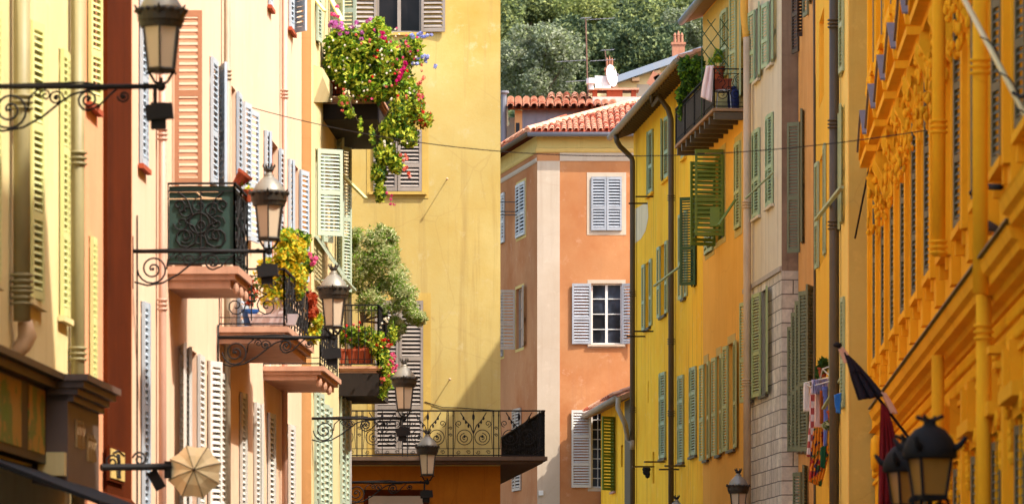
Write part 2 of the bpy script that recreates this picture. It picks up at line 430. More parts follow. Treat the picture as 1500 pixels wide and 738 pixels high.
M['r2end'] = plaster('khaki_plaster', (206, 184, 100), (188, 160, 78), (120, 95, 50), .7, .4, 19)
M['r1'] = plaster('deep_orange_plaster', (250, 186, 44), (236, 160, 30), (150, 80, 25), .5, .35, 20)
M['slate'] = paint('blue_slate', (112, 108, 112), (86, 82, 84), .5, .5)
M['zinc'] = paint('zinc_cladding', (112, 112, 118), (90, 88, 92), .5, .5)
M['asphalt'] = plaster('asphalt', (66, 64, 62), (52, 50, 48), (40, 38, 36), .5, .2, 21)
M['pavement'] = plaster('paving', (150, 140, 125), (120, 110, 98), (80, 72, 62), .5, .2, 22)
M['earth'] = plaster('hill_earth', (78, 80, 50), (56, 62, 38), (50, 45, 30), .6, .2, 23)
M['tile'] = [paint('roof_tile_%s' % n, c, k, .45, .85, sc=9) for n, c, k in (('red', (206, 150, 120), (164, 108, 82)), ('pale', (212, 160, 130), (178, 116, 88)), ('dark', (176, 88, 60), (120, 66, 48)))]
M['cream_wall'] = plaster('distant_cream_plaster', (226, 200, 150), (210, 180, 125), (160, 130, 90), .4, .3, 24)
M['leaf'] = leafm('leaf_green', (132, 168, 44), (84, 126, 28))
M['leaf_y'] = leafm('leaf_lime', (210, 212, 76), (150, 170, 40))
M['leaf_d'] = leafm('leaf_dark', (70, 104, 40), (44, 74, 28))
M['leaf_gold'] = leafm('leaf_gold', (232, 200, 44), (190, 160, 30))
M['leaf_red'] = leafm('leaf_russet', (190, 80, 42), (150, 55, 30))
M['leaf_olive'] = leafm('leaf_olive', (206, 206, 154), (156, 164, 108))
M['leaf_tree'] = leafm('tree_leaf', (140, 148, 92), (84, 98, 62), .3, sc=.5)
M['leaf_tree_b'] = leafm('tree_leaf_dark', (80, 96, 62), (44, 60, 42), .25, sc=.5)
M['leaf_tree_c'] = leafm('tree_leaf_bright', (168, 170, 98), (114, 130, 66), .3, sc=.5)
M['leaf_tree_d'] = leafm('tree_leaf_grey', (160, 162, 132), (116, 126, 98), .3, sc=.5)
M['bark'] = paint('bark', (98, 82, 66), (60, 48, 38), .6, .95)
for k, c in dict(pink=(232, 90, 140), magenta=(214, 30, 120), red=(222, 50, 40), salmon_f=(236, 130, 110), blue=(160, 170, 226), white=(238, 232, 214), lilac=(210, 120, 190)).items():
    M['f_'+k] = leafm('petal_'+k, c, tuple(x*.85 for x in c), .35)

# ---------------------------------------------------------------- ground, street, hill
g = MB(); g.add([(-700, -60, -.02), (700, -60, -.02), (700, 158, -.02), (-700, 158, -.02)], [(0, 1, 2, 3)])
struct('ground', g, M['pavement'], norm=False)
g = MB(); g.add([(-2.6, -40, 0), (1.6, -40, 0), (3.9, 60, 0), (3.6, 106, 0), (.6, 152, 0), (-3.4, 152, 0), (-.9, 106, 0), (-1.6, 60, 0)], [list(range(8))])
struct('road', g, M['asphalt'], norm=False)
for nm, pts in (('left_pavement', [(-6.9, 30), (-3.4, 30), (-1.2, 104), (-3.8, 104)]), ('right_pavement', [(4.9, 30), (3.2, 30), (4.0, 104), (7.1, 104)])):
    g = MB(); g.prism([(x, y, 0) for x, y in pts], (0, 0, -.01), (0, 0, .13)); struct('pavement', g, M['pavement'])
def hill_z(x, y):
    prof = [(157, -3), (175, 6), (230, 22), (300, 38.5), (400, 62), (520, 92), (700, 120)]
    for (a, za), (b, zb) in zip(prof, prof[1:]):
        if y <= b: z = za+(zb-za)*max(0, (y-a))/(b-a); break
    else: z = 120
    return z+1.2*math.sin(x*.11+y*.05)*min(1, max(0, (y-170)/40))
g = MB(); nx, ny = 60, 40
for j in range(ny+1):
    for i in range(nx+1):
        x = -350+700*i/nx; y = 157+520*(j/ny)**1.3; g.v.append(Vector((x, y, hill_z(x, y))))
for j in range(ny):
    for i in range(nx):
        a = j*(nx+1)+i; g.f.append([a, a+1, a+nx+2, a+nx+1]); g.mi.append(0)
struct('hill', g, M['earth'], norm=False, smooth=True)

def LX(a, Y): return a+Y/24.0
def mould(b, fr, u0, u1, prof, mat, name='cornice', parent=None):
    """extrude profile [(o,z)...] along the wall"""
    mb = MB(); k = len(prof)
    mb.add([fr.p(u0, o, z) for o, z in prof]+[fr.p(u1, o, z) for o, z in prof],
           [list(range(k))[::-1], list(range(k, 2*k))]+[(i, (i+1) % k, k+(i+1) % k, k+i) for i in range(k)])
    return mb.build(name, mat, parent or b.root)

# ================================================================ LEFT SIDE
a1 = -7.83
L1 = Bld('townhouse', 'cream yellow house with two tall drainpipes, standing above the painted shop sign', 'building',
         [(LX(a1, 34), 34), (LX(a1, 52.88), 52.88), (LX(a1, 52.88)-9, 52.88), (LX(a1, 34)-9, 34)], 14.5, M['cream_yellow'])
window(L1, 0, -18, -6, 10, 409, [('a', (12,)), ('b', (3,))], M['cream_green'], sill=M['cream_yellow'], frame=M['cream_green'], style=(0, .3, 1), pitch=.08)
window(L1, 0, 40, 58, 28, 437, [('a', (10,)), ('b', (3,))], M['cream_green'], sill=M['cream_yellow'], frame=M['cream_green'], style=(0, .3, .62, 1), pitch=.08)
window(L1, 0, 86, 96, 70, 462, [('a', (4,)), ('b', (4,))], M['cream_green'], sill=M['cream_yellow'], frame=M['cream_green'], style=(0, .3, .62, 1), pitch=.08)
pipe(L1, 0, 32, -60, 470, .1, M['pipe_olive'], (150, 412, 436), .14)
pipe(L1, 0, 114, -60, 760, .09, M['pipe_olive'], (232, 518), .12)
fr = L1.F[0]; mb = MB(); u = fr.at(36, .14)
mb.tube([fr.p(u, .14, fr.z(36, 470, .14)), fr.p(u+.02, .17, fr.z(36, 492, .14)), fr.p(u+.02, .12, fr.z(36, 505, .14)), fr.p(u-.05, .02, fr.z(36, 520, .14))], .09, 10, rr=[.085, .11, .1, .09])
mb.build('drainpipe_elbow', M['pipe_pale'], L1.root, smooth=True)
L1.finish()
L1b = Bld('townhouse', 'narrow salmon house with a broad dark red brown painted pilaster', 'building',
         [(LX(a1, 52.9), 52.9), (LX(a1, 57.75), 57.75), (LX(a1, 57.75)-9, 57.75), (LX(a1, 52.9)-9, 52.9)], 14.8, M['salmon'])
window(L1b, 0, 127, 140, -60, 150, [('a', (14,)), ('b', (8,))], M['cream_green'], sill=M['terracotta'], frame=M['cream_green'], style=(0, .35, 1), pitch=.08)
window(L1b, 0, 130, 136, 345, 560, [('a', (3,)), ('b', (3,))], M['cream_green'], frame=M['cream_green'], pitch=.08)
fr = L1b.F[0]; mb = MB(); mb.fbox(fr, fr.at(151), fr.len, -.01, .06, 0, 14.7); mb.build('pilaster', M['brown_wall'], L1b.root)
L1b.finish()
a2 = -8.08
L2 = Bld('townhouse', 'long pink house with pale blue white louvred shutters and three stone balconies', 'building',
         [(LX(a2, 57.8), 57.8), (LX(a2, 86.85), 86.85), (LX(a2, 86.85)-10, 86.85), (LX(a2, 57.8)-10, 57.8)], 17, M['pink'])
BW = M['blue_white']
window(L2, 0, 203, 212, -60, 240, [('a', (3,)), ('b', (3,))], BW, sill=M['terracotta'], frame=BW, pitch=.1)
window(L2, 0, 206, 215, 440, 900, [('a', (4,)), ('b', (6,))], BW, style=(0, .33, .66, 1), pitch=.1)
pipe(L2, 0, 238, -60, 1000, .06, M['pipe_pink'], (197, 446), .1)
# upper row (door windows of the first floor)
window(L2, 0, 252, 262, 15, 395, [('a', (90,), .44, M['peach_wood'])], M['peach_wood'], style=(0, .34, .68, 1), bars=(2, 4), frame=M['peach_wood'], pitch=.1)
window(L2, 0, 307, 319, 82, 268, [('a', 318.5, .62), ('b', 331, .62)], BW, bars=(2, 3), style=(0, .4, 1), pitch=.1)
pipe(L2, 0, 333, -60, 900, .06, M['pipe_grey'], (110,), .11)
window(L2, 0, 339, 345, 125, 330, [('b', 354, .6)], BW, frame=M['terracotta'], pitch=.1)
window(L2, 0, 354, 362, 148, 345, [('a', (10,)), ('b', 378, .62)], BW, pitch=.1)
window(L2, 0, 386, 391, 190, 380, [('a', (8,), .4), ('b', 397, .5)], BW, pitch=.1)
window(L2, 0, 398, 407, 205, 385, [('b', 417, .62)], BW, frame=M['terracotta'], pitch=.1)
window(L2, 0, 421, 426, 232, 400, [('a', (8,), .4), ('b', 430, .6)], BW, pitch=.1)
window(L2, 0, 431, 437, 240, 405, [('b', (165,), .5)], BW, frame=M['terracotta'], pitch=.1)
pipe(L2, 0, 417, -60, 1000, .06, M['pipe_pink'], (138,), .1)
window(L2, 0, 392, 396, -60, 8, [('a', (4,)), ('b', (4,))], BW, sill=M['terracotta'], pitch=.1)
window(L2, 0, 422, 428, -60, 40, [('a', (4,)), ('b', (40,))], BW, sill=M['terracotta'], pitch=.1)
# lower row
window(L2, 0, 262, 271, 505, 900, [('a', 271, .7, M['white_shutter']), ('b', 279, .6, M['white_shutter'])], BW, style=(0, .5, 1), pitch=.1)
window(L2, 0, 280, 288, 512, 900, [('b', 299, .7)], M['white_shutter'], frame=M['terracotta'], pitch=.1)
window(L2, 0, 303, 311, 527, 900, [('a', (25,)), ('b', 320, .5)], M['white_shutter'], frame=M['terracotta'], pitch=.1)
window(L2, 0, 312, 319, 540, 900, [('b', 332, .8)], M['white_shutter'], frame=M['terracotta'], pitch=.1)
window(L2, 0, 350, 358, 573, 900, [('a', (3,)), ('b', (5,))], M['white_shutter'], pitch=.1)
window(L2, 0, 371, 379, 588, 900, [('a', (3,)), ('b', (10,))], M['white_shutter'], pitch=.1)
window(L2, 0, 391, 400, 603, 900, [('a', (3,)), ('b', (5,))], M['white_shutter'], pitch=.1)
window(L2, 0, 421, 429, 620, 900, [('a', (3,)), ('b', (5,))], M['white_shutter'], pitch=.1)
# balcony doors lower floor (behind the balconies)
window(L2, 0, 338, 346, 395, 478, [('b', (165,), .5)], BW, bars=(2, 3), pitch=.1)
window(L2, 0, 395, 404, 470, 536, [], BW, bars=(2, 2), pitch=.1)
mb = MB(); fr = L2.F[0]; mb.fbox(fr, fr.at(187), fr.at(191), -.01, .03, 0, 16.9); mb.build('pilaster', M['salmon'], L2.root)
mb = MB(); u = fr.at(233); mb.tube([fr.p(u, .02, 2), fr.p(u+.02, .02, 8), fr.p(u-.01, .02, 12)], .012, 4); mb.tube([fr.p(fr.at(199), .02, 2), fr.p(fr.at(199), .02, 8.2)], .012, 4)
mb.build('cable', M['iron'], L2.root)
L2.finish()

def slab_profile(mb, fr, u0, u1, out, zt, th=.16):
    mb.fbox(fr, u0, u1, -.02, out, zt-th*.45, zt)
    mb.fbox(fr, u0+.05, u1-.05, -.02, out-.06, zt-th*.8, zt-th*.45-.001)
    mb.fbox(fr, u0+.1, u1-.1, -.02, out-.14, zt-th*1.3, zt-th*.8-.001)
def balcony(b, e, px, py, length, out, th=.2, mat=None, name='balcony', corbels=False, lab=None):
    """slab whose near top edge meets the wall at picture point px,py"""
    fr = b.F[e]; u0 = fr.at(px); z = fr.z(px, py)
    B = bpy.data.objects.new(name, None); COL.objects.link(B); B.parent = b.root; B.location = fr.p(u0, 0, z)-b.root.location
    if lab: B["label"] = lab
    mb = MB(); slab_profile(mb, fr, u0, u0+length, out, z, th); mb.build('slab', mat or M['stone_slab'], B)
    if corbels:
        for uu in (u0+.25, u0+length-.45):
            mb = MB(); pr = [(.0, z-th*1.3), (out-.2, z-th*1.3), (out-.28, z-th*1.3-.14), (out*.45, z-th*1.3-.22), (.12, z-th*1.3-.52), (0, z-th*1.3-.55)]
            k = len(pr); mb.add([fr.p(uu, o, zz) for o, zz in pr]+[fr.p(uu+.2, o, zz) for o, zz in pr],
                [list(range(k))[::-1], list(range(k, 2*k))]+[(i, (i+1) % k, k+(i+1) % k, k+i) for i in range(k)])
            mb.build('corbel', mat or M['stone_slab'], B)
    return B, fr, u0, z
def rail_panel(mb, pf, w, z0, z1, n=1, r=.011, scrolls=True, bars=None, n_sp=14):
    """iron panel; pf(a,z) maps distance along and height to a point"""
    mb.bar(pf(0, z1), pf(w, z1), .05, .03); mb.bar(pf(0, z0+.05), pf(w, z0+.05), .025); 
    mb.bar(pf(0, z1-.12), pf(w, z1-.12), .018); mb.bar(pf(0, z0+.16), pf(w, z0+.16), .015)
    for i in range(n+1): mb.bar(pf(w*i/n, z0), pf(w*i/n, z1), .03)
    if bars:
        for i in range(1, bars): mb.bar(pf(w*i/bars, z0+.05), pf(w*i/bars, z1), .018)
    if scrolls:
        m = w/n; h = z1-z0
        for i in range(n):
            c = m*(i+.5)
            for sg in (-1, 1):
                rr = min(m*.22, h*.2); f = lambda x, z: pf(x, z)
                mb.tube(spiral(f, c+sg*m*.24, z0+h*.36, rr, .03, math.pi/2, sg*1.6, n_sp), r, 4)
                mb.tube(spiral(f, c+sg*m*.33, z0+h*.74, h*.09, .02, -math.pi/2, -sg*1.2, 9), r, 4)
                mb.tube([f(c+sg*m*.24, z0+h*.36+rr), f(c+sg*m*.12, z0+h*.62), f(c+sg*m*.2, z0+h*.8), f(c+sg*m*.34, z1-.13)], r, 4)
            mb.tube([f(c, z0+.1), f(c, z1-.12)], r, 4)
            mb.tube(spiral(f, c, z0+h*.5, .06, .06, 0, 1, 10), r, 4)
M['verdigris'] = paint('verdigris_netting', (38, 62, 54), (22, 36, 34), .6, .8)
# balcony 1: railing backed by dark green netting
B, fr, u0, z = balcony(L2, 0, 245, 390, 2.0, 1.12, .26, lab='near balcony with dark green netted railing')
mb = MB(); fo = 1.05
near = lambda a, zz: fr.p(u0+.05, a, zz); side = lambda a, zz: fr.p(u0+.05+a, fo, zz)
rail_panel(mb, near, fo, z, z+1.3, 1, .016); rail_panel(mb, side, 1.9, z, z+1.3, 2, .014)
far = lambda a, zz: fr.p(u0+1.95, a, zz); rail_panel(mb, far, fo, z, z+1.3, 1, .014)
for k in range(8):
    t = k*math.pi/4; mb.tube(spiral(lambda x, q: near(x, q), .5+.28*math.cos(t), z+.68+.28*math.sin(t), .13, .02, t, 1.3, 12), .013, 4)
mb.tube(spiral(lambda x, q: near(x, q), .5, z+.68, .16, .16, 0, 1, 16), .016, 4)
mb.build('railing', M['iron'], B)
mb = MB()
mb.fbox(fr, u0+.07, u0+.085, .02, fo-.02, z+.03, z+1.26); mb.fbox(fr, u0+.09, u0+1.9, fo-.035, fo-.02, z+.03, z+1.26)
mb.build('netting', M['verdigris'], B)
mb = MB(); mb.bar(near(.02, z+1.17), near(.8, z+1.17), .015); mb.bar(near(.02, z+1.06), near(.85, z+1.06), .015); mb.tube([near(.45, z+1.17), near(.55, z+1.08), near(.8, z+1.06)], .01, 4)
mb.build('drying_rail', M['pipe_pale'], B)
mb = MB()
for q in range(3): mb.blob(fr.p(u0+.35+q*.7, 1.04, z-.32), (.05, .05, .09), 8, 6)
mb.build('pendant', M['stone_slab'], B)
# balcony 2
B2, fr, u2, z2 = balcony(L2, 0, 320, 478, 5.0, 1.22, .22, lab='long stone balcony carrying the golden shrubs')
mb = MB(); fo = 1.14
rail_panel(mb, lambda a, zz: fr.p(u2+.05, a, zz), fo, z2, z2+1.0, 1, .012)
rail_panel(mb, lambda a, zz: fr.p(u2+.05+a, fo, zz), 4.9, z2, z2+1.0, 5, .012)
mb.build('railing', M['iron'], B2)
B3, fr, u3, z3 = balcony(L2, 0, 385, 536, 4.0, 1.18, .2, lab='third stone balcony with scrolled low railing')
mb = MB()
rail_panel(mb, lambda a, zz: fr.p(u3+.05, a, zz), 1.1, z3, z3+.95, 1, .012)
rail_panel(mb, lambda a, zz: fr.p(u3+.05+a, 1.1, zz), 3.9, z3, z3+.95, 4, .012)
mb.build('railing', M['iron'], B3)
mb = MB()
for q in range(3): mb.blob(fr.p(u3+.3+q*1.1, 1.06, z3-.3), (.06, .06, .1), 8, 6)
mb.build('pendant', M['stone_slab'], B3)

# L4 cream house
a4 = -7.88
L4 = Bld('townhouse', 'pale cream house with celadon shutters carrying the flower covered balcony', 'building',
         [(LX(a4, 86.9), 86.9), (LX(a4, 97.5), 97.5), (LX(a4, 97.5)-10, 97.5), (LX(a4, 86.9)-10, 86.9)], 18, M['pale_cream'])
PG = M['pale_green']
window(L4, 0, 462, 470, 217, 345, [('a', (60,), .6), ('b', 487, .45)], PG, frame=PG, style=(0, .5, 1))
window(L4, 0, 492, 498, 205, 420, [('a', 503, .5), ('b', 514, .4)], PG, frame=PG, style=(0, .5, 1))
window(L4, 0, 482, 488, -70, 60, [('a', (140,), .5), ('b', (80,), .5)], PG, frame=PG)
window(L4, 0, 462, 467, -60, 60, [('a', (6,)), ('b', (6,))], PG, frame=PG)
window(L4, 0, 459, 465, 570, 900, [('a', (4,)), ('b', (174,), .5)], PG, frame=PG, pitch=.13, style=(0, .5, 1))
window(L4, 0, 470, 477, 590, 900, [('a', (8,)), ('b', (172,), .45)], PG, frame=PG, pitch=.13, style=(0, .5, 1))
window(L4, 0, 497, 503, 565, 900, [('a', (4,)), ('b', (172,), .4)], PG, frame=PG, pitch=.13, style=(0, .5, 1))
pipe(L4, 0, 512, 190, 900, .05, M['white_wood'], (), .1)
fr = L4.F[0]
mb = MB(); mb.bar(P(495, 250, 92.5), P(536, 291, 91.8), .09, .05); mb.bar(P(480, -10, 90.5), P(502, 32, 89.5), .09, .05); mb.bar(P(459, -4, 88), P(476, 17, 87.4), .07, .04)
mb.build('shutter_prop', M['cream_green'], L4.root)
mb = MB(); ua_, ub_, zt_ = fr.at(459), fr.at(476), fr.z(463, 350)
sp = lambda a, b_: fr.p(ua_+(ub_-ua_)*a, .05+.62*b_, zt_-.92*b_)
for a in (.03, .97): mb.bar(sp(a, 0), sp(a, 1), .07, .035)
for b_ in (0, .5, 1): mb.bar(sp(.03, b_), sp(.97, b_), .07, .035)
for k in range(1, 20):
    if k != 10: mb.bar(sp(.05, k/20), sp(.95, k/20), .012, .038)
mb.bar(fr.p(ua_+.2, .02, zt_-.9), sp(.5, .97), .02)
mb.build('awning_shutter', PG, L4.root)
mb = MB(); mb.hexa([fr.p(fr.at(459), 0, fr.z(459, 150)), fr.p(fr.at(474), 0, fr.z(474, 150)), fr.p(fr.at(474), .2, fr.z(474, 150)), fr.p(fr.at(459), .2, fr.z(459, 112)),
    fr.p(fr.at(459), 0, fr.z(459, 95)), fr.p(fr.at(474), 0, fr.z(474, 125)), fr.p(fr.at(474), .2, fr.z(474, 125)), fr.p(fr.at(459), .2, fr.z(459, 100))]); mb.build('moulding', M['pale_cream'], L4.root)
L4.finish(edgemats={3: M['ochre_edge']})
# flower balcony
BF, fr, uf, zf = balcony(L4, 0, 473, 142, 5.4, 1.3, .12, M['stone_slab'], lab='upper balcony overflowing with flowers')
mb = MB(); rail_panel(mb, lambda a, zz: fr.p(uf+.05, a, zz), 1.22, zf, zf+1.0, 1, .01, False, 9)
rail_panel(mb, lambda a, zz: fr.p(uf+.05+a, 1.22, zz), 5.3, zf, zf+1.0, 4, .01, False, 40); mb.build('railing', M['iron'], BF)
BO, fr, uo, zo = balcony(L4, 0, 496, 536, 3.2, 1.0, .12, M['stone_slab'], corbels=False, lab='small balcony with plain railing holding the olive tree')
mb = MB(); rail_panel(mb, lambda a, zz: fr.p(uo+.05, a, zz), .9, zo, zo+1.4, 1, .01, False, 6)
rail_panel(mb, lambda a, zz: fr.p(uo+.05+a, .9, zz), 3.1, zo, zo+1.4, 2, .01, False, 20); mb.build('railing', M['iron'], BO)

DKW = paint('underside_shade', (30, 22, 17), (46, 34, 26), .5, .9)  # near-black colour stands in for the shadow under the balcony slabs
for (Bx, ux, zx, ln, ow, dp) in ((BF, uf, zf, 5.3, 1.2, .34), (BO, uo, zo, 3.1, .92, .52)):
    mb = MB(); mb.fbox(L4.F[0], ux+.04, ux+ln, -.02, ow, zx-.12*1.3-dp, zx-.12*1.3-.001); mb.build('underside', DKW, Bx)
M['mast'] = paint('rusty_mast', (112, 84, 68), (80, 58, 46), .6, .8)
M['pot_clay'] = paint('old_clay', (158, 108, 84), (130, 86, 66), .6, .9)
M['eave_wood'] = paint('eave_wood', (150, 116, 84), (110, 84, 60), .5, .8)
# ================================================================ yellow house facing the camera
YF = 105.0
def X(px, Y): return (px-750)/F*Y
xr = X(733, YF)
FY = Bld('corner_house', 'big yellow corner house facing up the street with a wrought iron balcony', 'building',
         [(-13, YF), (xr, YF), (xr-1.22, YF+14), (-13, YF+14)], 20.5, M['fy'])
GW = M['grey_wood']
window(FY, 0, 552, 617, -70, 48, [('a', (177,), .62), ('b', (176,), .62)], GW, bars=(2, 2), frame=GW, pitch=.11, sill=M['fy_trim'], pane=glass('dark_room', (9, 8, 8)))
window(FY, 0, 547, 618, 190, 281, [('a', (2,)), ('b', (2,))], GW, pitch=.09, surround=.17, smat=M['fy_trim'], sill=M['fy_trim'], frame=GW)
window(FY, 0, 549, 620, 440, 664, [('a', (2,)), ('b', (2,))], GW, pitch=.1, surround=.19, smat=M['fy_trim'], frame=GW, style=(0, .3, .62, 1))
fr = FY.F[0]
mb = MB(); zs = EYE+(960-664)/F*YF
mb.fbox(fr, fr.at(533), fr.at(628), .0, .06, EYE+(960-860)/F*YF, EYE+(960-717)/F*YF); mb.build('door_surround', M['brown_wall'], FY.root)
mb = MB(); mb.fbox(fr, fr.at(540), fr.at(620), .061, .10, EYE+(960-860)/F*YF, EYE+(960-726)/F*YF); mb.build('blind', M['oh_white'], FY.root)
for (x0, y0) in ((655, 262), (659, 555)):
    mb = MB(); mb.tube([P(x0, y0, YF+.05), P(x0, y0, YF-.42)], .012, 5); mb.blob(P(x0, y0, YF-.42), .035); mb.build('iron_hook', M['pipe_pale'], FY.root)
mb = MB(); mb.tube([P(622, 588, YF-.02), P(648, 596, YF-.02), P(676, 597, YF-.02), P(728, 601, YF-.02)], .01, 4); mb.build('cable', M['iron'], FY.root)
# wrap balcony
slabz = EYE+(960-668)/F*104
BL = bpy.data.objects.new('balcony', None); COL.objects.link(BL); BL.parent = FY.root; BL.location = Vector((xr, 104.9, slabz))-FY.root.location
c0 = Vector((X(512, 104), 104.0)); c1 = Vector((X(802, 104), 104.0)); d = Vector((-.0867, 1)).normalized(); c2 = c1+d*13
mb = MB()
mb.prism([(c0.x-2, 104.0, 0), (c1.x, 104.0, 0), (c2.x, c2.y, 0), (xr-1.15, c2.y, 0), (xr-.001, 105.0, 0), (c0.x-2, 105.0, 0)], (0, 0, slabz-.1), (0, 0, slabz))
mb.prism([(c0.x-2, 104.12, 0), (c1.x-.12, 104.12, 0), (c2.x-.12, c2.y, 0), (xr-1.15, c2.y, 0), (xr-.001, 105.0, 0), (c0.x-2, 105.0, 0)], (0, 0, slabz-.17), (0, 0, slabz-.101))
mb.build('slab', paint('dark_slab', (96, 74, 56), (60, 46, 36), .5, .85), BL)
mb = MB(); rz = slabz; rt = slabz+1.16
ox = c1.x-.08; L = ox-(c0.x-2)
pf = lambda a, zz: Vector((ox-a, 104.06, zz))
def fancy(mb, pf, w, n, z0, z1):
    m = w/n; h = z1-z0; r = .0105
    mb.bar(pf(0, z1), pf(w, z1), .05, .035); mb.bar(pf(0, z0+.03), pf(w, z0+.03), .03); mb.bar(pf(0, z0+.2), pf(w, z0+.2), .016)
    for i in range(n+1):
        for q in (0, .13) if i < n else (0,):
            mb.bar(pf(m*i+q, z0), pf(m*i+q, z1), .028)
            mb.blob(pf(m*i+q, z1-.12), (.02, .02, .035), 6, 4)
    for i in range(n):
        a0 = m*i+.13; mm = m-.13; c = a0+mm*.5
        for sg in (-1, 1):
            f = pf
            mb.tube(spiral(f, c+sg*mm*.22, z0+h*.42, .19, .19, 0, 1, 22), r, 4, False)
            mb.tube(spiral(f, c+sg*mm*.22, z0+h*.40, .13, .02, math.pi/2, -sg*1.6, 18), r, 4)
            mb.blob(f(c+sg*mm*.22, z0+h*.44), (.03, .02, .04), 6, 4)
            mb.tube([f(c, z0+h*.5), f(c+sg*.08, z0+h*.68), f(c+sg*.2, z0+h*.78), f(c+sg*.33, z1-.04)], r*1.2, 4)
            mb.tube(spiral(f, c+sg*mm*.36, z0+h*.72, .09, .02, -math.pi/2, sg*1.3, 12), r, 4)
            for t in (.2, .45, .7):
                mb.blob(f(c+sg*(.08+.25*t), z0+h*(.6+.34*t)), (.03, .015, .05), 5, 4)
            mb.tube(spiral(f, c+sg*mm*.12, z0+.11, .06, .015, 0, sg*1.4, 9), r*.8, 4)
            mb.tube(spiral(f, c+sg*mm*.37, z0+.11, .06, .015, 0, -sg*1.4, 9), r*.8, 4)
            mb.tube([f(c+sg*mm*.47, z0+.2), f(c+sg*mm*.44, z0+h*.5), f(c+sg*mm*.47, z1)], r*.7, 4)
        mb.tube([pf(c, z0+.03), pf(c, z0+h*.62)], r, 4); mb.blob(pf(c, z1-.16), (.035, .02, .09), 6, 5); mb.tube([pf(c, z0+h*.62), pf(c, z1)], r, 4)
        for q in (.04, .09): mb.tube(spiral(pf, m*i+.065, z0+h*(.35+q*3), .05, .01, 0, 1.5, 8), r*.8, 4)
fancy(mb, pf, L, 6, rz, rt)
pf2 = lambda a, zz: Vector((c1.x-.08+d.x*a, 104.06+d.y*a, zz))
fancy(mb, pf2, 12.9, 10, rz, rt)
for i in range(90): mb.bar(pf2(12.9*i/90, rz+.03), pf2(12.9*i/90, rt), .014)
mb.build('railing', M['iron'], BL)
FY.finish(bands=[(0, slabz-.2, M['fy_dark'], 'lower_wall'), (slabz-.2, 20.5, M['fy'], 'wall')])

# ================================================================ orange house
YO = 145.0
kx = X(787, YO); H = EYE+762/F*YO
OH = Bld('corner_house', 'orange house with white corner band and red tiled hip roof under the wooded hill', 'building',
         [(kx, YO), (9.0, YO), (9.0, YO+13), (kx-2.6, YO+13), ], H, M['orange'])
BG = M['blue_grey']
window(OH, 0, 866, 911, 259, 338, [('a', (2,)), ('b', (2,))], BG, pitch=.1, surround=.15, smat=M['oh_white'], frame=BG, style=(0, .42, 1))
window(OH, 0, 866, 911, 415, 504, [('a', (177,), .68), ('b', (160,), .55)], BG, pitch=.1, surround=.13, smat=M['oh_white'], frame=M['white_wood'], bars=(2, 4), sill=M['oh_white'])
window(OH, 0, 866, 905, 600, 714, [('a', (177,), .7, M['white_shutter'])], M['white_shutter'], pitch=.09, surround=.12, smat=M['oh_white'], frame=M['white_wood'], bars=(4, 8), style=(0, .3, .66, 1))
fr = OH.F[0]; zz = lambda y: EYE+(960-y)/F*YO
mb = MB(); mb.fbox(fr, 0, X(820, YO)-kx, -.01, .025, 0, zz(236)); mb.build('corner_band', M['oh_white'], OH.root)
mb = MB(); mb.fbox(fr, X(820, YO)-kx+.001, fr.len, -.01, .022, zz(236), zz(223)); mb.build('frieze', M['oh_white'], OH.root)
mb = MB(); mb.fbox(fr, 0, fr.len, -.01, .03, zz(222.6), H); mb.build('cornice_band', M['oh_cream'], OH.root)
mould(OH, fr, -.05, fr.len, [(0.031, zz(224)), (.07, zz(222)), (.10, zz(218)), (.031, zz(217))], M['oh_cream'], 'moulding')
fl = OH.F[3]
def flz(px, py): return fl.z(px, py)
window(OH, 3, 757, 770, 272, 350, [('a', (2,)), ('b', (2,))], M['white_shutter'], surround=.1, smat=M['oh_cream'], frame=M['white_shutter'], pitch=.11)
window(OH, 3, 733.5, 740, 285, 358, [('a', (2,)), ('b', (2,))], M['white_shutter'], frame=M['white_shutter'], pitch=.11)
window(OH, 3, 756, 767, 424, 512, [('b', (170,), .6), ('a', (100,), .6)], M['oh_white'], surround=.1, smat=M['oh_cream'], frame=GW, pitch=.11, pane=paint('closed_blind', (206, 176, 146)))
window(OH, 3, 734, 738, 430, 523, [('b', (4,)), ('a', (4,))], GW, surround=.08, smat=M['oh_cream'], frame=GW, pitch=.11)
window(OH, 3, 752, 764, 600, 720, [('b', (4,)), ('a', (4,))], M['oh_white'], frame=GW, pitch=.11)
mb = MB(); mb.fbox(fl, 0, fl.len, -.01, .02, flz(760, 236), H); mb.build('cornice_band', M['oh_cream'], OH.root)
mould(OH, fl, 0, fl.len, [(0.021, zz(238)), (.05, zz(236)), (.06, zz(232)), (.021, zz(231))], M['oh_white'], 'moulding')
mould(OH, fl, 0, fl.len, [(0.021, zz(224)), (.06, zz(222)), (.08, zz(218)), (.021, zz(217))], M['oh_cream'], 'moulding')
mb = MB()
for q in (0, 1): mb.fbox(fl, .001, .22, .021, .04, 0, zz(236)) if q == 0 else None
mb.build('corner_band', M['oh_cream'], OH.root)
for (pa, y) in ((733, 296), (733, 310), (733, 315)):
    mb = MB(); mb.bar(P(pa-4, y, 150.5), P(757, y, 147.6), .03); mb.build('iron_rod', M['iron'], OH.root)
mb = MB(); mb.tube([P(735, 686, 150), P(741, 690, 149.2), P(747, 691, 149)], .03, 6); mb.blob(P(742, 690, 149), (.12, .1, .1)); mb.build('wall_light', M['iron'], OH.root)
mb = MB(); mb.fbox(fr, X(784, YO)-kx+.12, X(791, YO)-kx+.12, .026, .08, zz(725), zz(718)); mb.build('junction_box', M['white_wood'], OH.root)
OH.finish()
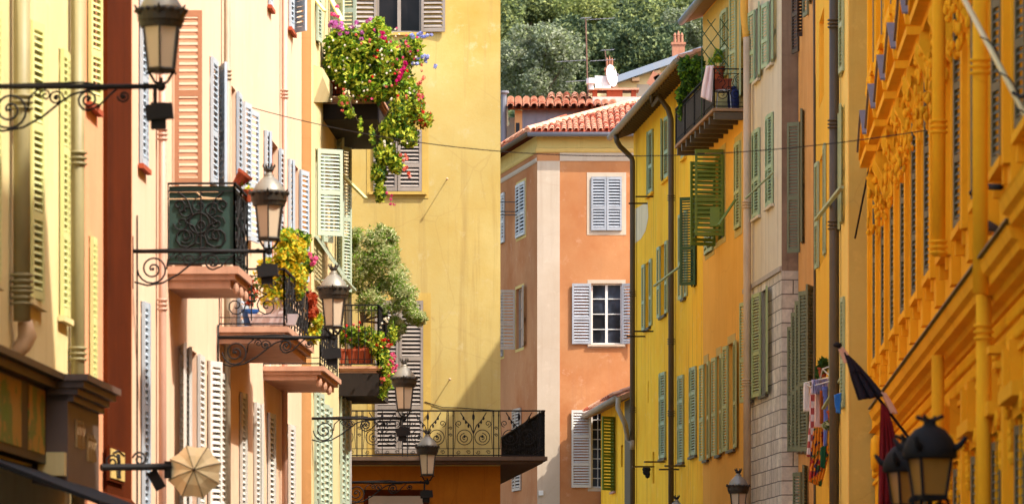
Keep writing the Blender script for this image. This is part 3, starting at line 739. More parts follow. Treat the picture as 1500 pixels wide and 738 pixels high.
# gutter and tiled hip roof
eo = .45; ez = H-.02
mb = MB(); mb.tube([Vector((kx-.35, YO-eo, ez)), Vector((9.3, YO-eo, ez))], .09, 10); mb.build('gutter', M['zinc'], OH.root, smooth=True)
mb = MB(); fa = fl.p(-.1, eo, ez+.0); q = sorted([fl.p(0, eo, ez), fl.p(fl.len, eo, ez)], key=lambda v: v.y)
mb.tube([Vector((kx-.35, YO-eo, ez)), q[1]], .09, 10); mb.build('gutter', M['pipe_dark'], OH.root, smooth=True)
mb = MB(); mb.prism([(kx-.4, YO-eo, 0), (9.4, YO-eo, 0), (9.4, YO+13, 0), (q[1].x, YO+13, 0)], (0, 0, ez+.001), (0, 0, ez+.05)); mb.build('eave_board', M['brown_wall'], OH.root)
def tile_roof(parent, O, ax, up, w, l, inside=None, sp=.215, cl=.33, r=.09, name='tile_roof', seed=1):
    """rows of overlapping barrel tiles. O lower corner, ax eave direction, up slope direction"""
    rnd = random.Random(seed); mb = MB(); O = Vector(O); ax = Vector(ax).normalized(); up = Vector(up).normalized(); nn = ax.cross(up)
    if nn.z < 0: nn = -nn
    nc = int(w/sp); nr = int(l/cl)
    for i in range(nc+1):
        for j in range(nr+1):
            a = i*sp; b = j*cl
            if inside and not inside(a, b): continue
            mb.cur = rnd.choice([0, 0, 0, 1, 1, 2]); k = 6; base = len(mb.v); jx = rnd.uniform(-.012, .012); jr = rnd.uniform(-.01, .01)
            for e, (bb, rr, lift) in enumerate(((b-.05, r*1.05, .055), (b+cl, r*.82, .03))):
                for layer in (0, 1):
                    for s in range(k+1):
                        t = math.pi*s/k; q = rr-(.02 if layer else 0)
                        mb.v.append(O+ax*(a+jx+jr*e+math.cos(t)*q)+up*bb+nn*(lift+math.sin(t)*q*.95))
            A = base; B2_ = base+(k+1); C = base+2*(k+1); D = base+3*(k+1)
            for s in range(k):
                mb.f.append([A+s, A+s+1, C+s+1, C+s]); mb.mi.append(mb.cur)
                mb.f.append([B2_+s, D+s, D+s+1, B2_+s+1]); mb.mi.append(mb.cur)
                mb.f.append([A+s, B2_+s, B2_+s+1, A+s+1]); mb.mi.append(mb.cur)
    mb.cur = 2   # pan tiles between: a gently sunk sheet
    mb2 = MB()
    return mb.build(name, M['tile'], parent, norm=False)
def sheet(parent, pts, mat, name='roof_deck', th=.05):
    mb = MB(); mb.prism(pts, (0, 0, -th), (0, 0, 0)); return mb.build(name, mat, parent)
sl = .32; uplen = math.hypot(1, sl)
O = Vector((kx-.35, YO-eo-.05, ez+.09))
hipk = 6.0/4.0     # plan depth per x along the hip
hx = 7.2
sheet(OH.root, [O, O+Vector((9.6, 0, 0)), O+Vector((9.6, hx, hx*sl)), O+Vector((hx/1.35, hx, hx*sl))], M['tile'][2])
tile_roof(OH.root, O, (1, 0, 0), (0, 1, sl), 9.5, hx*uplen, lambda a, b: b/uplen < a*1.35+.1, seed=2)
# left slope and hip line
hp = O+Vector((hx/1.35, hx, hx*sl)); bl = Vector((q[1].x-.05, q[1].y, O.z))
sheet(OH.root, [O, hp, Vector((hp.x-1.2, q[1].y, hp.z)), bl], M['tile'][2])
ld = (bl-O).normalized(); upv = Vector((ld.y, -ld.x, 0)); upv = (upv+Vector((0, 0, .42))).normalized()
tile_roof(OH.root, O+Vector((-.05, .1, 0)), ld, upv, (bl-O).length-.1, 1.8, lambda a, b: b < a*1.1, seed=3, name='tile_roof')
mb = MB(); n = 22
for i in range(n):
    a = O+(hp-O)*(i/n); b_ = O+(hp-O)*((i+1.15)/n); mb.cur = random.choice([0, 1, 1])
    mb.tube([a+Vector((0, 0, .05)), b_+Vector((0, 0, .08))], .12, 8, rr=[.135, .1])
mb.build('hip_tiles', M['tile'], OH.root)
# roof room (zinc clad) behind with its own tiled roof
Yd = YO+9.5
def Q(px, py, Y): return P(px, py, Y)
mb = MB(); x0, x1 = X(765, Yd), X(886, Yd); z1 = Q(0, 161, Yd).z
mb.box(x0, x1, Yd, Yd+3.2, H-.5, z1)
for i in range(8): mb.box(x0+.1+i*.42, x0+.13+i*.42, Yd-.03, Yd+.01, H-.5, z1)
mb.build('roof_room', M['zinc'], OH.root)
mb = MB(); mb.box(x0-.28, x0-.001, Yd-.02, Yd+3.2, H-.5, z1-.02); mb.build('roof_room_side', M['ochre_edge'], OH.root)
mb = MB(); mb.box(x0-.24, x0-.10, Yd-.04, Yd-.021, H, z1-.5); mb.build('small_window', M['glass'], OH.root)
O2 = Vector((X(744, Yd-.3), Yd-.35, z1+.0))
sheet(OH.root, [O2, O2+Vector((4.15, 0, 0)), O2+Vector((4.15, 3.9, .21*3.9)), O2+Vector((0, 3.9, .21*3.9))], M['brown_wall'])
tile_roof(OH.root, O2+Vector((.1, -.06, .03)), (1, 0, 0), (0, 1, .21), 4.0, 3.9, sp=.3, r=.13, cl=.4, seed=5)
tile_roof(OH.root, Q(808, 147, Yd+2), (1, 0, 0), (0, 1, .3), 1.5, .9, sp=.3, r=.13, cl=.4, seed=6)
# chimney stack block
Yc = YO+11
mb = MB(); mb.box(X(868, Yc), X(934, Yc), Yc, Yc+1.2, H, Q(0, 142, Yc).z); mb.build('parapet', plaster('white_plaster', (196, 186, 176), (172, 162, 152), seed=31), OH.root)
mb = MB(); zc0, zc1 = Q(0, 142, Yc).z, Q(0, 132, Yc).z
for (pa, pb) in ((868, 875), (889, 896), (896.2, 912), (925, 932)): mb.box(X(pa, Yc), X(pb, Yc), Yc+.05, Yc+.8, zc0-.02, zc1)
mb.build('chimney_brick', M['terracotta'], OH.root)
mb = MB(); mb.box(X(863, Yc), X(936, Yc), Yc-.05, Yc+.95, zc1+.001, zc1+.07); mb.build('chimney_slab', M['stone_slab'], OH.root)
def chimney(parent, px, pyt, pyb, Y, w, name='chimney', gable=False):
    mb = MB(); p = P(px, pyt, Y); zb = P(px, pyb, Y).z; h = p.z-zb
    if gable:
        mb.box(p.x-w/2, p.x+w/2, Y, Y+w, zb, zb+h*.45); mb.box(p.x-w*.42, p.x-w*.3, Y+.02, Y+w-.02, zb+h*.45, zb+h*.62); mb.box(p.x+w*.3, p.x+w*.42, Y+.02, Y+w-.02, zb+h*.45, zb+h*.62)
        mb.bar(Vector((p.x-w*.6, Y+w/2, zb+h*.6)), Vector((p.x, Y+w/2, p.z)), .05, w*1.1); mb.bar(Vector((p.x+w*.6, Y+w/2, zb+h*.6)), Vector((p.x, Y+w/2, p.z)), .05, w*1.1)
        return mb.build(name, M['pot_clay'], parent)
    mb.box(p.x-w/2, p.x+w/2, Y, Y+w, zb, zb+h*.55); mb.box(p.x-w*.58, p.x+w*.58, Y-.04, Y+w+.04, zb+h*.55, zb+h*.62)
    o = mb.build(name, paint('old_brick', (168, 112, 84), (120, 78, 60), .7, .9, sc=8), parent)
    for k in (-1, 0, 1):
        m2 = MB(); m2.lathe((p.x+k*w*.28, Y+w/2, zb+h*.62), [(w*.13, 0), (w*.11, h*.22), (w*.14, h*.24), (w*.03, h*(.38 if k == 0 else .32))], 8); m2.build('chimney_pot', M['pot_clay'], o)
    return o
chimney(OH.root, 965, 108, 152, YO+7, .42, gable=True)
chimney(OH.root, 893, 81, 130, Yc+.5, .34)
# drain gooseneck on the right
# ---- things on the roof
def antenna(px, ytop, ybot, Y, label, arms):
    b = P(px, ybot, Y); t = P(px-3, ytop, Y); A = thing('antenna', label, 'antenna', b)
    mb = MB(); mb.tube([b, t], .028, 6); mb.build('mast', M['mast'], A)
    mb = MB()
    for (dz, L, dx) in arms:
        c = t+(b-t)*dz; mb.bar(c+Vector((-L/2+dx, 0, 0)), c+Vector((L/2+dx, 0, L*.06)), .018)
        for k in range(7): e = c+Vector((-L/2+dx+L*k/6, 0, L*.06*k/6)); mb.bar(e+Vector((-.04, -.16, -.04)), e+Vector((.04, .16, .04)), .012)
    mb.build('aerial', M['zinc'], A)
antenna(861, 27, 139, Yc+.4, 'tall rusty television aerial mast rising before the trees', [(.0, .35, 0), (.02, 1.0, .55), (.57, 1.1, -.6), (.56, .9, .6), (.83, .7, -.45)])
antenna(889, 74, 96, Yc+1.1, 'small slanting aerial beside the brick chimney pots', [(.0, .45, .1)])
A = thing('satellite_dish', 'large white satellite dish seen nearly edge-on above the chimney slab', 'dish', P(893, 131, Yc))
mb = MB(); c = P(893, 112, Yc+.3); ax = Vector((.86, -.5, .1)).normalized(); sx_ = ax.cross(Vector((0, 0, 1))).normalized(); sy_ = sx_.cross(ax)
base = len(mb.v)
for i in range(6):
    rr = .43*i/5
    for j in range(20):
        t = 2*math.pi*j/20; mb.v.append(c+sx_*math.cos(t)*rr+sy_*math.sin(t)*rr+ax*(.5*rr*rr))
for i in range(5):
    for j in range(20):
        a = i*20+j; b_ = i*20+(j+1) % 20; mb.f.append([a, b_, b_+20, a+20]); mb.mi.append(0)
o = mb.build('dish', paint('dish_white', (205, 204, 202), (176, 174, 172), .2, .4), A, smooth=True); md = o.modifiers.new('s', 'SOLIDIFY'); md.thickness = .02
mb = MB(); mb.tube([P(893, 131, Yc+.3), c-ax*.05], .03, 6); mb.tube([c-sy_*.35, c+ax*.35], .012, 5); mb.blob(c+ax*.35, .05); mb.build('mount', M['zinc'], A)
A = thing('satellite_dish', 'squarish bright white flat aerial panel standing on the chimney slab', 'dish', P(882, 131, Yc))
mb = MB(); p = P(883, 121, Yc); mb.bar(p+Vector((-.3, 0, 0)), p+Vector((.3, .1, 0)), .5, .06, up=(0, 1, 0)); mb.bar(p+Vector((0, .05, -.3)), p, .04); mb.build('panel', MATS['dish_white'], A)
A = thing('roof_vent', 'white cylindrical vent cap beside the aerial mast', 'vent', P(866, 131, Yc))
mb = MB(); p = P(866, 122, Yc-.1); mb.lathe(p-Vector((0, 0, .25)), [(.1, 0), (.1, .2), (.19, .22), (.19, .42), (.1, .44)], 12); mb.build('vent_cap', MATS['dish_white'], A)
A = thing('roof_vent', 'slim grey metal flue with a flat cap rising behind the yellow wall corner', 'vent', (X(738, Yd), Yd, H-.5))
mb = MB(); p = P(738, 168, Yd+.5); mb.lathe((p.x, p.y, H-.5), [(.11, 0), (.11, P(0, 136, Yd).z-H+.5), (.2, P(0, 134, Yd).z-H+.5), (.2, P(0, 131, Yd).z-H+.5)], 10); mb.build('flue', M['zinc'], A)
W_ = thing('garden_wall', 'short pale grey parapet wall left of the zinc clad roof room', 'wall', (X(733, Yd), Yd, H-.5))
mb = MB(); mb.box(X(722, Yd), X(754, Yd), Yd+.8, Yd+1.1, H-.6, P(0, 181, Yd).z); mb.box(X(746, Yd), X(756, Yd), Yd+.85, Yd+1.05, P(0, 181, Yd).z, P(0, 168, Yd).z); mb.build('wall', M['oh_white'], W_)

# ---- pale gable house beyond with blue grey verge
Yg = 168.0
G = thing('gable_house', 'pale cream gable house with a slanting blue grey roof edge below the trees', 'building', (X(880, Yg), Yg, 10))
mb = MB(); pts = [P(862, 200, Yg), P(1075, 200, Yg), P(1075, 60, Yg), P(1030, 80, Yg), P(905, 122, Yg), P(862, 136, Yg)]
mb.prism([Vector((p.x, p.y, p.z if i > 1 else 4)) for i, p in enumerate(pts)], (0, 0, 0), (0, 9, 0)); mb.build('wall', M['cream_wall'], G)
mb = MB(); 
a, b_, c = P(895, 124, Yg-.5), P(1034, 76, Yg-.5), P(1080, 60, Yg-.5)
mb.hexa([a, b_, b_+Vector((0, 10, 0)), a+Vector((0, 10, 0)), a+Vector((0, 0, .28)), b_+Vector((0, 0, .28)), b_+Vector((0, 10, .28)), a+Vector((0, 10, .28))])
mb.build('roof', paint('blue_grey_sheet', (128, 138, 152), (160, 150, 140), .4, .5), G)
mb = MB(); 
for i in range(5):
    t = i/4.5; p = a+(b_-a)*t; mb.box(p.x, p.x+.3, Yg-.45, Yg, p.z-.14, p.z-.001)
mb.build('rafters', M['eave_wood'], G)
mb = MB(); mb.box(X(933, Yg), X(958, Yg), Yg-.02, Yg+.05, P(0, 146, Yg).z, P(0, 124, Yg).z); mb.build('window', M['oh_white'], G)
chimney(G, 994, 44, 92, Yg+1.5, .52)

# ================================================================ RIGHT SIDE, far buildings
def RX(Y): return 15.71-.0867*Y
def rb(name, label, y0, y1, h, mat): return Bld(name, label, 'building', [(RX(y0), y0), (RX(y1), y1), (RX(y1)+9, y1), (RX(y0)+9, y0)], h, mat)
SG = M['sage']; GR = M['green']
AN = rb('annex', 'low yellow annex with lean-to tiled roof and one green shutter', 135.02, 144.9, 10.3, M['r4y'])
fr = AN.F[0]
window(AN, 0, 897, 901.5, 612, 720, [('a', 882, .62, M['olive_green']), ('b', (4,))], M['olive_green'], style=(0, .46, 1), pitch=.11, sill=M['stone_slab'], frame=M['olive_green'])
window(AN, 0, 909.5, 912.5, 652, 684, [], SG, bars=(1, 1), frame=M['brown_wall'])
mb = MB(); mb.fbox(fr, fr.at(925)+0, fr.at(917), .002, .05, 0, 10.2); mb.build('shade_strip', M['pipe_dark'], AN.root)  # dark strip painted where the wall is only in shade
ez2 = 10.35
pr = [(.55, ez2-.28), (.55, ez2-.12), (-4, ez2+1.6), (-4, ez2+1.4)]
mould(AN, fr, 0, fr.len+.0, pr, M['eave_wood'], 'eave_board')
mb = MB(); mb.tube([fr.p(-.05, .6, ez2-.18), fr.p(fr.len+.05, .6, ez2-.18)], .1, 10)
u = fr.at(906, .6); zt = ez2-.2
mb.tube([fr.p(u, .6, zt), fr.p(u, .62, zt-.35), fr.p(u-.6, .45, zt-.9), fr.p(fr.at(922, .2), .25, zt-1.35), fr.p(fr.at(926, .15), .15, zt-1.45), fr.p(fr.at(926, .15), .15, zt-1.7)], .085, 8)
mb.build('gutter', M['pipe_grey'], AN.root, smooth=True)
tile_roof(AN.root, fr.p(.1, .6, ez2-.08), fr.p(1, 0, 0)-fr.p(0, 0, 0), (fr.p(0, -1, .38)-fr.p(0, 0, 0)), fr.len-.2, 3.6, sp=.27, seed=9)
AN.finish()

R4a = rb('townhouse', 'golden yellow house with peeling plaster, small sage shutters and timber eaves', 117.85, 135, 18.9, M['r4y'])
window(R4a, 0, 949.5, 957.5, 197, 288, [('a', (3,)), ('b', (6,))], SG, sill=M['r4y'], frame=SG)
window(R4a, 0, 972, 981, 178, 267, [('a', (3,)), ('b', (10,))], SG, sill=M['r4y'], frame=SG)
window(R4a, 0, 1000, 1005, 205, 234, [('a', (3,)), ('b', (3,))], SG, sill=M['r4y'], frame=SG)
for (pa, pb, t, b_, na, nb) in ((946, 953, 386, 483, 957.8, 940.5), (968.5, 976, 360, 465, 980.5, 962.5), (1001, 1004.5, 312, 438, 1007.5, 993.5)):
    window(R4a, 0, pa, pb, t, b_, [('a', na, .55), ('b', nb, .55)], SG, sill=M['pipe_dark'], frame=SG, pane=paint('lowered_blind', (190, 150, 80), (150, 110, 60)), ref=pa)
for (pa, pb, t, b_) in ((967.5, 976, 548, 673), (994.5, 1002.5, 552, 679), (1012, 1021, 540, 669)):
    window(R4a, 0, pa, pb, t, b_, [('a', (3,)), ('b', (5,))], SG, sill=M['pipe_dark'], frame=SG, style=(0, .4, .7, 1))
window(R4a, 0, 1016, 1021, 292, 421, [('b', 1012.5, .6, M['dark_green']), ('a', (60,), .5, M['dark_green'])], M['dark_green'], frame=M['dark_green'])
window(R4a, 0, 949, 950, 558, 590, [], SG, bars=(1, 1), frame=M['pipe_dark'])
window(R4a, 0, 956, 958.5, 662, 708, [], SG, bars=(1, 1), frame=M['pipe_dark'])
pipe(R4a, 0, 926.5, 236, 900, .085, M['pipe_dark'], (430, 600), .13, pts=[R4a.F[0].p(R4a.F[0].at(926.5, .13), .16, 18.0), R4a.F[0].p(R4a.F[0].at(915, .4), .55, 18.35), R4a.F[0].p(R4a.F[0].at(909, .6), .72, 18.45), R4a.F[0].p(R4a.F[0].at(908, .6), .74, 18.75)])
fr = R4a.F[0]
pipe(R4a, 0, 983, 175, 900, .085, M['pipe_dark'], (290, 500, 605), .13, pts=[fr.p(fr.at(983, .13)+.15, .2, fr.z(983, 166)), fr.p(fr.at(970, .4)-.1, .5, fr.z(975, 158)), fr.p(fr.at(962, .5), .62, 18.45), fr.p(fr.at(960, .6), .7, 18.7)])
# eaves: gutter, dark soffit with rafters, roof
mould(R4a, fr, -.0, fr.len+.1, [(.72, 18.72), (.72, 18.84), (-5, 20.9), (-5, 20.75)], M['eave_wood'], 'eave_board')
mb = MB(); mb.tube([fr.p(-.05, .78, 18.76), fr.p(fr.len+.1, .78, 18.76)], .1, 10); mb.build('gutter', M['pipe_grey'], R4a.root, smooth=True)
n = int(fr.len/.55)
for i in range(n): mb = MB(); mb.hexa([fr.p(.2+i*.55, .0, 18.86), fr.p(.28+i*.55, .0, 18.86), fr.p(.28+i*.55, .66, 18.62), fr.p(.2+i*.55, .66, 18.62), fr.p(.2+i*.55, 0, 18.98), fr.p(.28+i*.55, 0, 18.98), fr.p(.28+i*.55, .66, 18.73), fr.p(.2+i*.55, .66, 18.73)]); mb.build('rafter', M['pipe_dark'], R4a.root)
tile_roof(R4a.root, fr.p(.1, .60, 18.84), fr.p(1, 0, 0)-fr.p(0, 0, 0), fr.p(0, -1, .36)-fr.p(0, 0, 0), fr.len-.1, 5.5, sp=.3, r=.12, cl=.45, seed=11)
for (xa, xb, y) in ((931, 957, 288), (921, 948, 298), (929, 957, 485), (918, 945, 492.5)):
    mb = MB(); Yr = fr.Y(xb-4, .1); mb.bar(P(xa, y, Yr-.1), P(xb, y, Yr), .045); mb.build('drying_rod', M['iron'], R4a.root)
for (xa, xb, y) in ((944, 974, 676), (926, 958, 683), (974, 1003, 682), (966, 994, 687)):
    mb = MB(); Yr = fr.Y(min(xb, 1000), .1); mb.bar(P(xa, y, Yr-.6), P(xb, y, Yr), .05); mb.build('drying_rod', M['pipe_dark'], R4a.root)
mb = MB(); mb.bar(P(958, 419, fr.Y(965, .6)), P(996, 390, fr.Y(996, .15)), .07, .04); mb.build('shutter_prop', SG, R4a.root)
mb = MB(); mb.add([fr.p(fr.at(a), .008, fr.z(a, b)) for a, b in ((931, 306), (941, 300), (949, 296), (950, 318), (946, 338), (939, 350), (931, 356))], [list(range(7))]); mb.build('repaired_patch', plaster('patch_plaster', (236, 218, 176), (224, 200, 150), seed=41), R4a.root, norm=False)
R4a.finish()
t = thing('cloth_rag', 'small dark rag hanging from a rod on the golden yellow wall', 'cloth', P(948, 683, 130))
mb = MB(); mb.blob(P(947, 687, 130), (.14, .05, .12)); mb.blob(P(948.5, 694, 130), (.09, .05, .14)); mb.blob(P(945, 691, 130), (.08, .04, .1)); mb.build('cloth', M['iron'], t)

R4b = rb('townhouse', 'taller amber house with an iron balcony, trellis and olive green shutters', 109.6, 117.83, 20.1, M['r4o'])
fr = R4b.F[0]; OG = M['olive_green']
for (pa, pb, t, b_) in ((1033, 1038, 533, 674), (1051, 1056.5, 522, 667), (1068, 1077, 505, 660)):
    window(R4b, 0, pa, pb, t, b_, [('a', (176,), .75), ('b', (176,), .6)], GR, sill=M['pipe_dark'], pane=paint('grey_curtain', (176, 150, 110), (140, 116, 84)), frame=GR)
    mb = MB(); mb.fbox(fr, min(fr.at(pa), fr.at(pb))-.1, max(fr.at(pa), fr.at(pb))+.1, -.001, .03, fr.z(pa, t)+.0, fr.z(pa, t-12)); mb.build('lintel', M['oh_cream'], R4b.root)
window(R4b, 0, 1078, 1086, 212, 338, [('a', (3,)), ('b', (3,))], GR, surround=.2, smat=M['oh_cream'], frame=GR)
window(R4b, 0, 1047, 1062, 232, 357, [('a', (90,), .80, OG)], OG, surround=.16, smat=M['oh_cream'], frame=OG, style=(0, .42, 1), pitch=.11)
uu = fr.at(1050); leaf(fr, (uu, -1), R(72), .78, fr.z(1062, 352), fr.z(1062, 228), OG, R4b.root, .04, (0, .42, 1), .13)
window(R4b, 0, 1034, 1046, 345, 375, [('a', (3,)), ('b', (3,))], SG, surround=.12, smat=M['oh_cream'], frame=SG)
window(R4b, 0, 1057, 1067, 22, 120, [('a', (4,)), ('b', (4,))], SG, frame=SG)
window(R4b, 0, 1080, 1086, -30, 150, [('a', (172,), .6), ('b', (172,), .6)], SG, frame=SG)
mb = MB(); mb.fbox(fr, .002, fr.len-.002, -.01, .006, 16.4, 20.05); mb.build('upper_wall', M['oh_cream'], R4b.root)  # cream overlay, painted paler to make the upper storey look sunlit
mb = MB(); mb.bar(P(1052, 330, fr.Y(1062, .7)), P(1077, 293, fr.Y(1080, .1)), .06, .04); mb.bar(P(1018, 340, fr.Y(1025, .7)), P(1024, 320, fr.Y(1026, .1)), .05, .03); mb.build('shutter_prop', OG, R4b.root)
mb = MB()
mb.hexa([P(1040, 305, fr.Y(1062, .1)-.2), P(1054, 305, fr.Y(1062, .1)-.2), P(1054, 333, fr.Y(1062, .1)-.75), P(1040, 333, fr.Y(1062, .1)-.75),
         P(1040, 303, fr.Y(1062, .1)-.22), P(1054, 303, fr.Y(1062, .1)-.22), P(1054, 331, fr.Y(1062, .1)-.78), P(1040, 331, fr.Y(1062, .1)-.78)]); mb.build('shutter_flap', OG, R4b.root)
mould(R4b, fr, 0, fr.len+.3, [(.55, 19.9), (.55, 20.02), (-5, 22), (-5, 21.9)], M['eave_wood'], 'eave_board')
mb = MB(); mb.tube([fr.p(-.05, .6, 19.95), fr.p(fr.len+.3, .6, 19.95)], .1, 10); mb.build('gutter', M['zinc'], R4b.root, smooth=True)
R4b.finish()
# balcony across the amber house
zb = 16.35; BB = bpy.data.objects.new('balcony', None); COL.objects.link(BB); BB.parent = R4b.root; BB.location = fr.p(0, 0, zb)-R4b.root.location
mb = MB(); mb.fbox(fr, .1, fr.len+.05, 0, .82, zb-.08, zb); mb.build('slab', M['eave_wood'], BB)
for i in range(9): mb = MB(); mb.fbox(fr, .15+i*.97, .30+i*.97, 0, .78, zb-.3, zb-.101); mb.build('joist', M['pipe_dark'], BB)
pass
mb = MB(); fo = .78
rail_panel(mb, lambda a, z: fr.p(.14, a, z), fo, zb, zb+1.05, 1, .01, True, None)
rail_panel(mb, lambda a, z: fr.p(.14+a, fo, z), fr.len-.1, zb, zb+1.05, 4, .012, False, 40)
rail_panel(mb, lambda a, z: fr.p(fr.len+.02, a, z), fo, zb, zb+1.05, 1, .01, False, 8)
mb.build('railing', M['iron'], BB)
mb = MB(); q0 = fr.at(1060); 
mb.fbox(fr, .3, fr.len, fo-.03, fo-.015, zb+.05, zb+.95); mb.build('reed_screen', paint('faded_screen', (140, 128, 118), (100, 92, 86)), BB)
mb = MB(); Yt = 112.2; tz0, tz1 = P(0, 108, Yt).z, P(0, 28, Yt).z; tx0, tx1 = X(1028, Yt), X(1075, Yt)
for (a, b_) in (((tx0, tz0), (tx0, tz1)), ((tx1, tz0), (tx1, tz1)), ((tx0, zb), (tx0, tz0)), ((tx1, zb), (tx1, tz0))): mb.bar((a[0], Yt, a[1]), (b_[0], Yt, b_[1]), .03)
ww = tx1-tx0; hh = tz1-tz0; st_ = ww/2.4
for sgn in (1, -1):
    k = -8
    while k < 14:
        # line x = tx0 + s, z = tz0 + (s - k*st)*1.25 clipped
        pts_ = []
        for s_ in [ww*i/40 for i in range(41)]:
            xx = s_ if sgn > 0 else ww-s_; z_ = (s_-k*st_)*1.35
            if 0 <= z_ <= hh: pts_.append(Vector((tx0+xx, Yt-.01*sgn, tz0+z_)))
        if len(pts_) > 1: mb.bar(pts_[0], pts_[-1], .065, .02)
        k += 1
mb.build('trellis', M['dark_green'], BB)

R3 = rb('townhouse', 'narrow grey beige house with exposed stone block base and pale green shutters', 103.0, 109.58, 22, M['r3'])
PGR = paint('mint_shutter_paint', (168, 184, 138), (130, 145, 105), .4)
for (pa, pb, wl, wr, t, b_) in ((1107.5, 1113.5, .65, .6, 14, 120), (1127.5, 1133, .65, .6, 2, 97)):
    window(R3, 0, pa, pb, t, b_, [('b', (174,), wl), ('a', (172,), wr)], PGR, sill=M['r3'], frame=PGR)
window(R3, 0, 1104, 1114, 195, 322, [('a', (3,)), ('b', (3,))], PGR, sill=M['r3'], frame=PGR)
window(R3, 0, 1124, 1133.5, 172, 305, [('a', (3,)), ('b', (3,))], PGR, sill=M['r3'], frame=PGR)
for (pa, pb, t, b_) in ((1097, 1104, 440, 588), (1116, 1125, 427, 580)):
    window(R3, 0, pa, pb, t, b_, [('b', (174,), .8), ('a', (172,), .75)], GR, sill=M['pipe_dark'], frame=GR)
fr = R3.F[0]
pipe(R3, 0, 1094.5, 55, 900, .1, M['pipe_pale'], (300, 560), .16)
mb = MB(); u = fr.at(1093.5, .16); z5 = fr.z(1094, 55, .16); mb.tube([fr.p(u, .16, z5), fr.p(u, .16, z5+.1), fr.p(u+.15, .2, z5+.6), fr.p(u+.15, .2, 21)], .105, 10); mb.build('drainpipe_head', M['r4o'], R3.root, smooth=True)
mb = MB(); mb.bar(P(1092, 291, fr.Y(1096, .5)), P(1133, 252, fr.Y(1133, .12)), .05, .03); mb.build('shutter_prop', SG, R3.root)
zst = fr.z(1120, 412)
mb = MB(); mb.fbox(fr, 0, fr.len, -.01, .05, zst, zst+.12); mb.build('string_course', M['oh_white'], R3.root)
R3.finish(bands=[(0, zst, M['stone'], 'stone_wall'), (zst, 22, M['r3'], 'wall')], edgemats={3: M['r3shade']})
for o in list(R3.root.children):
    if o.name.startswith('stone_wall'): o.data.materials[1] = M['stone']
# ================================================================ RIGHT SIDE, near buildings
def R2X(Y): return 4.12+.03*Y
R2 = Bld('townhouse', 'yellow and orange house with a blank khaki end wall and laundry outside', 'building',
         [(R2X(79), 79), (R2X(102.95), 102.95), (R2X(102.95)+9, 102.95), (R2X(79)+9, 79)], 21.2, M['r2y'])
fr = R2.F[0]; GG = M['grey_green']
mb = MB(); mb.fbox(fr, fr.at(1195), fr.len, -.01, .012, 0, 21.1); mb.build('orange_wall', M['r2o'], R2.root)
mb = MB(); mb.fbox(fr, -.0, fr.at(1226), -.01, .010, 0, 21.1); mb.build('pale_wall', M['r2pale'], R2.root)
DK = paint('dark_brown_shutter', (62, 48, 38), (90, 66, 48), .5)
def w2(pa, pb, t, b_, lv, mat, **k): return window(R2, 0, pa, pb, t, b_, lv, mat, frame=mat, **k)
w2(1172, 1178, -60, 76, [('b', 1160, .5), ('a', (100,), .15)], DK)
w2(1186, 1190, -60, 22, [('b', (170,), .5), ('a', (170,), .5)], GG)
w2(1174, 1179, 178, 370, [('b', (120,), .35, GG), ('a', (172,), .5, GG)], DK)
w2(1200, 1207, 34, 160, [], M['r2y'], bars=(1, 1), pane=M['r2y'])
w2(1201, 1209, 235, 392, [('b', 1193.5, .6), ('a', 1217, .6)], SG, pane=M['r2o'])
w2(1231, 1236, 170, 340, [('b', 1229, .5), ('a', (174,), .6)], SG)
w2(1234, 1238, -50, 115, [('b', (5,)), ('a', (5,))], SG)
for pa, t in ((1172, 476), (1178, 455), (1184, 438), (1190, 424)):
    w2(pa, pa+2.6, t, 660, [('b', (150,), .5), ('a', (165,), .6)], GG, sill=M['pipe_dark'])
w2(1222, 1228, 455, 612, [('b', 1215.5, .62, M['sage']), ('a', (170,), .6)], SG, sill=M['r2y'])
w2(1236, 1239, 438, 600, [('b', (5,)), ('a', (5,))], SG)
w2(1176, 1184, 690, 900, [('b', (160,), .5), ('a', (170,), .6)], GG)
pipe(R2, 0, 1222, -60, 1000, .1, M['pipe_dark'], (35, 182, 330), .14)
mb = MB(); mb.bar(P(1195, 322, fr.Y(1195, .3)), P(1233, 274, fr.Y(1236, .2)), .08, .05); mb.bar(P(1206, 598, 86), P(1238, 545, 80.2), .07, .04); mb.build('shutter_prop', SG, R2.root)
mb = MB(); mb.tube([fr.p(fr.at(1195.5), .03, 2), fr.p(fr.at(1195.5), .03, 12), fr.p(fr.at(1194), .03, 20)], .03, 5); mb.build('cable', M['pipe_dark'], R2.root)
R2.finish(edgemats={3: M['r2end']})

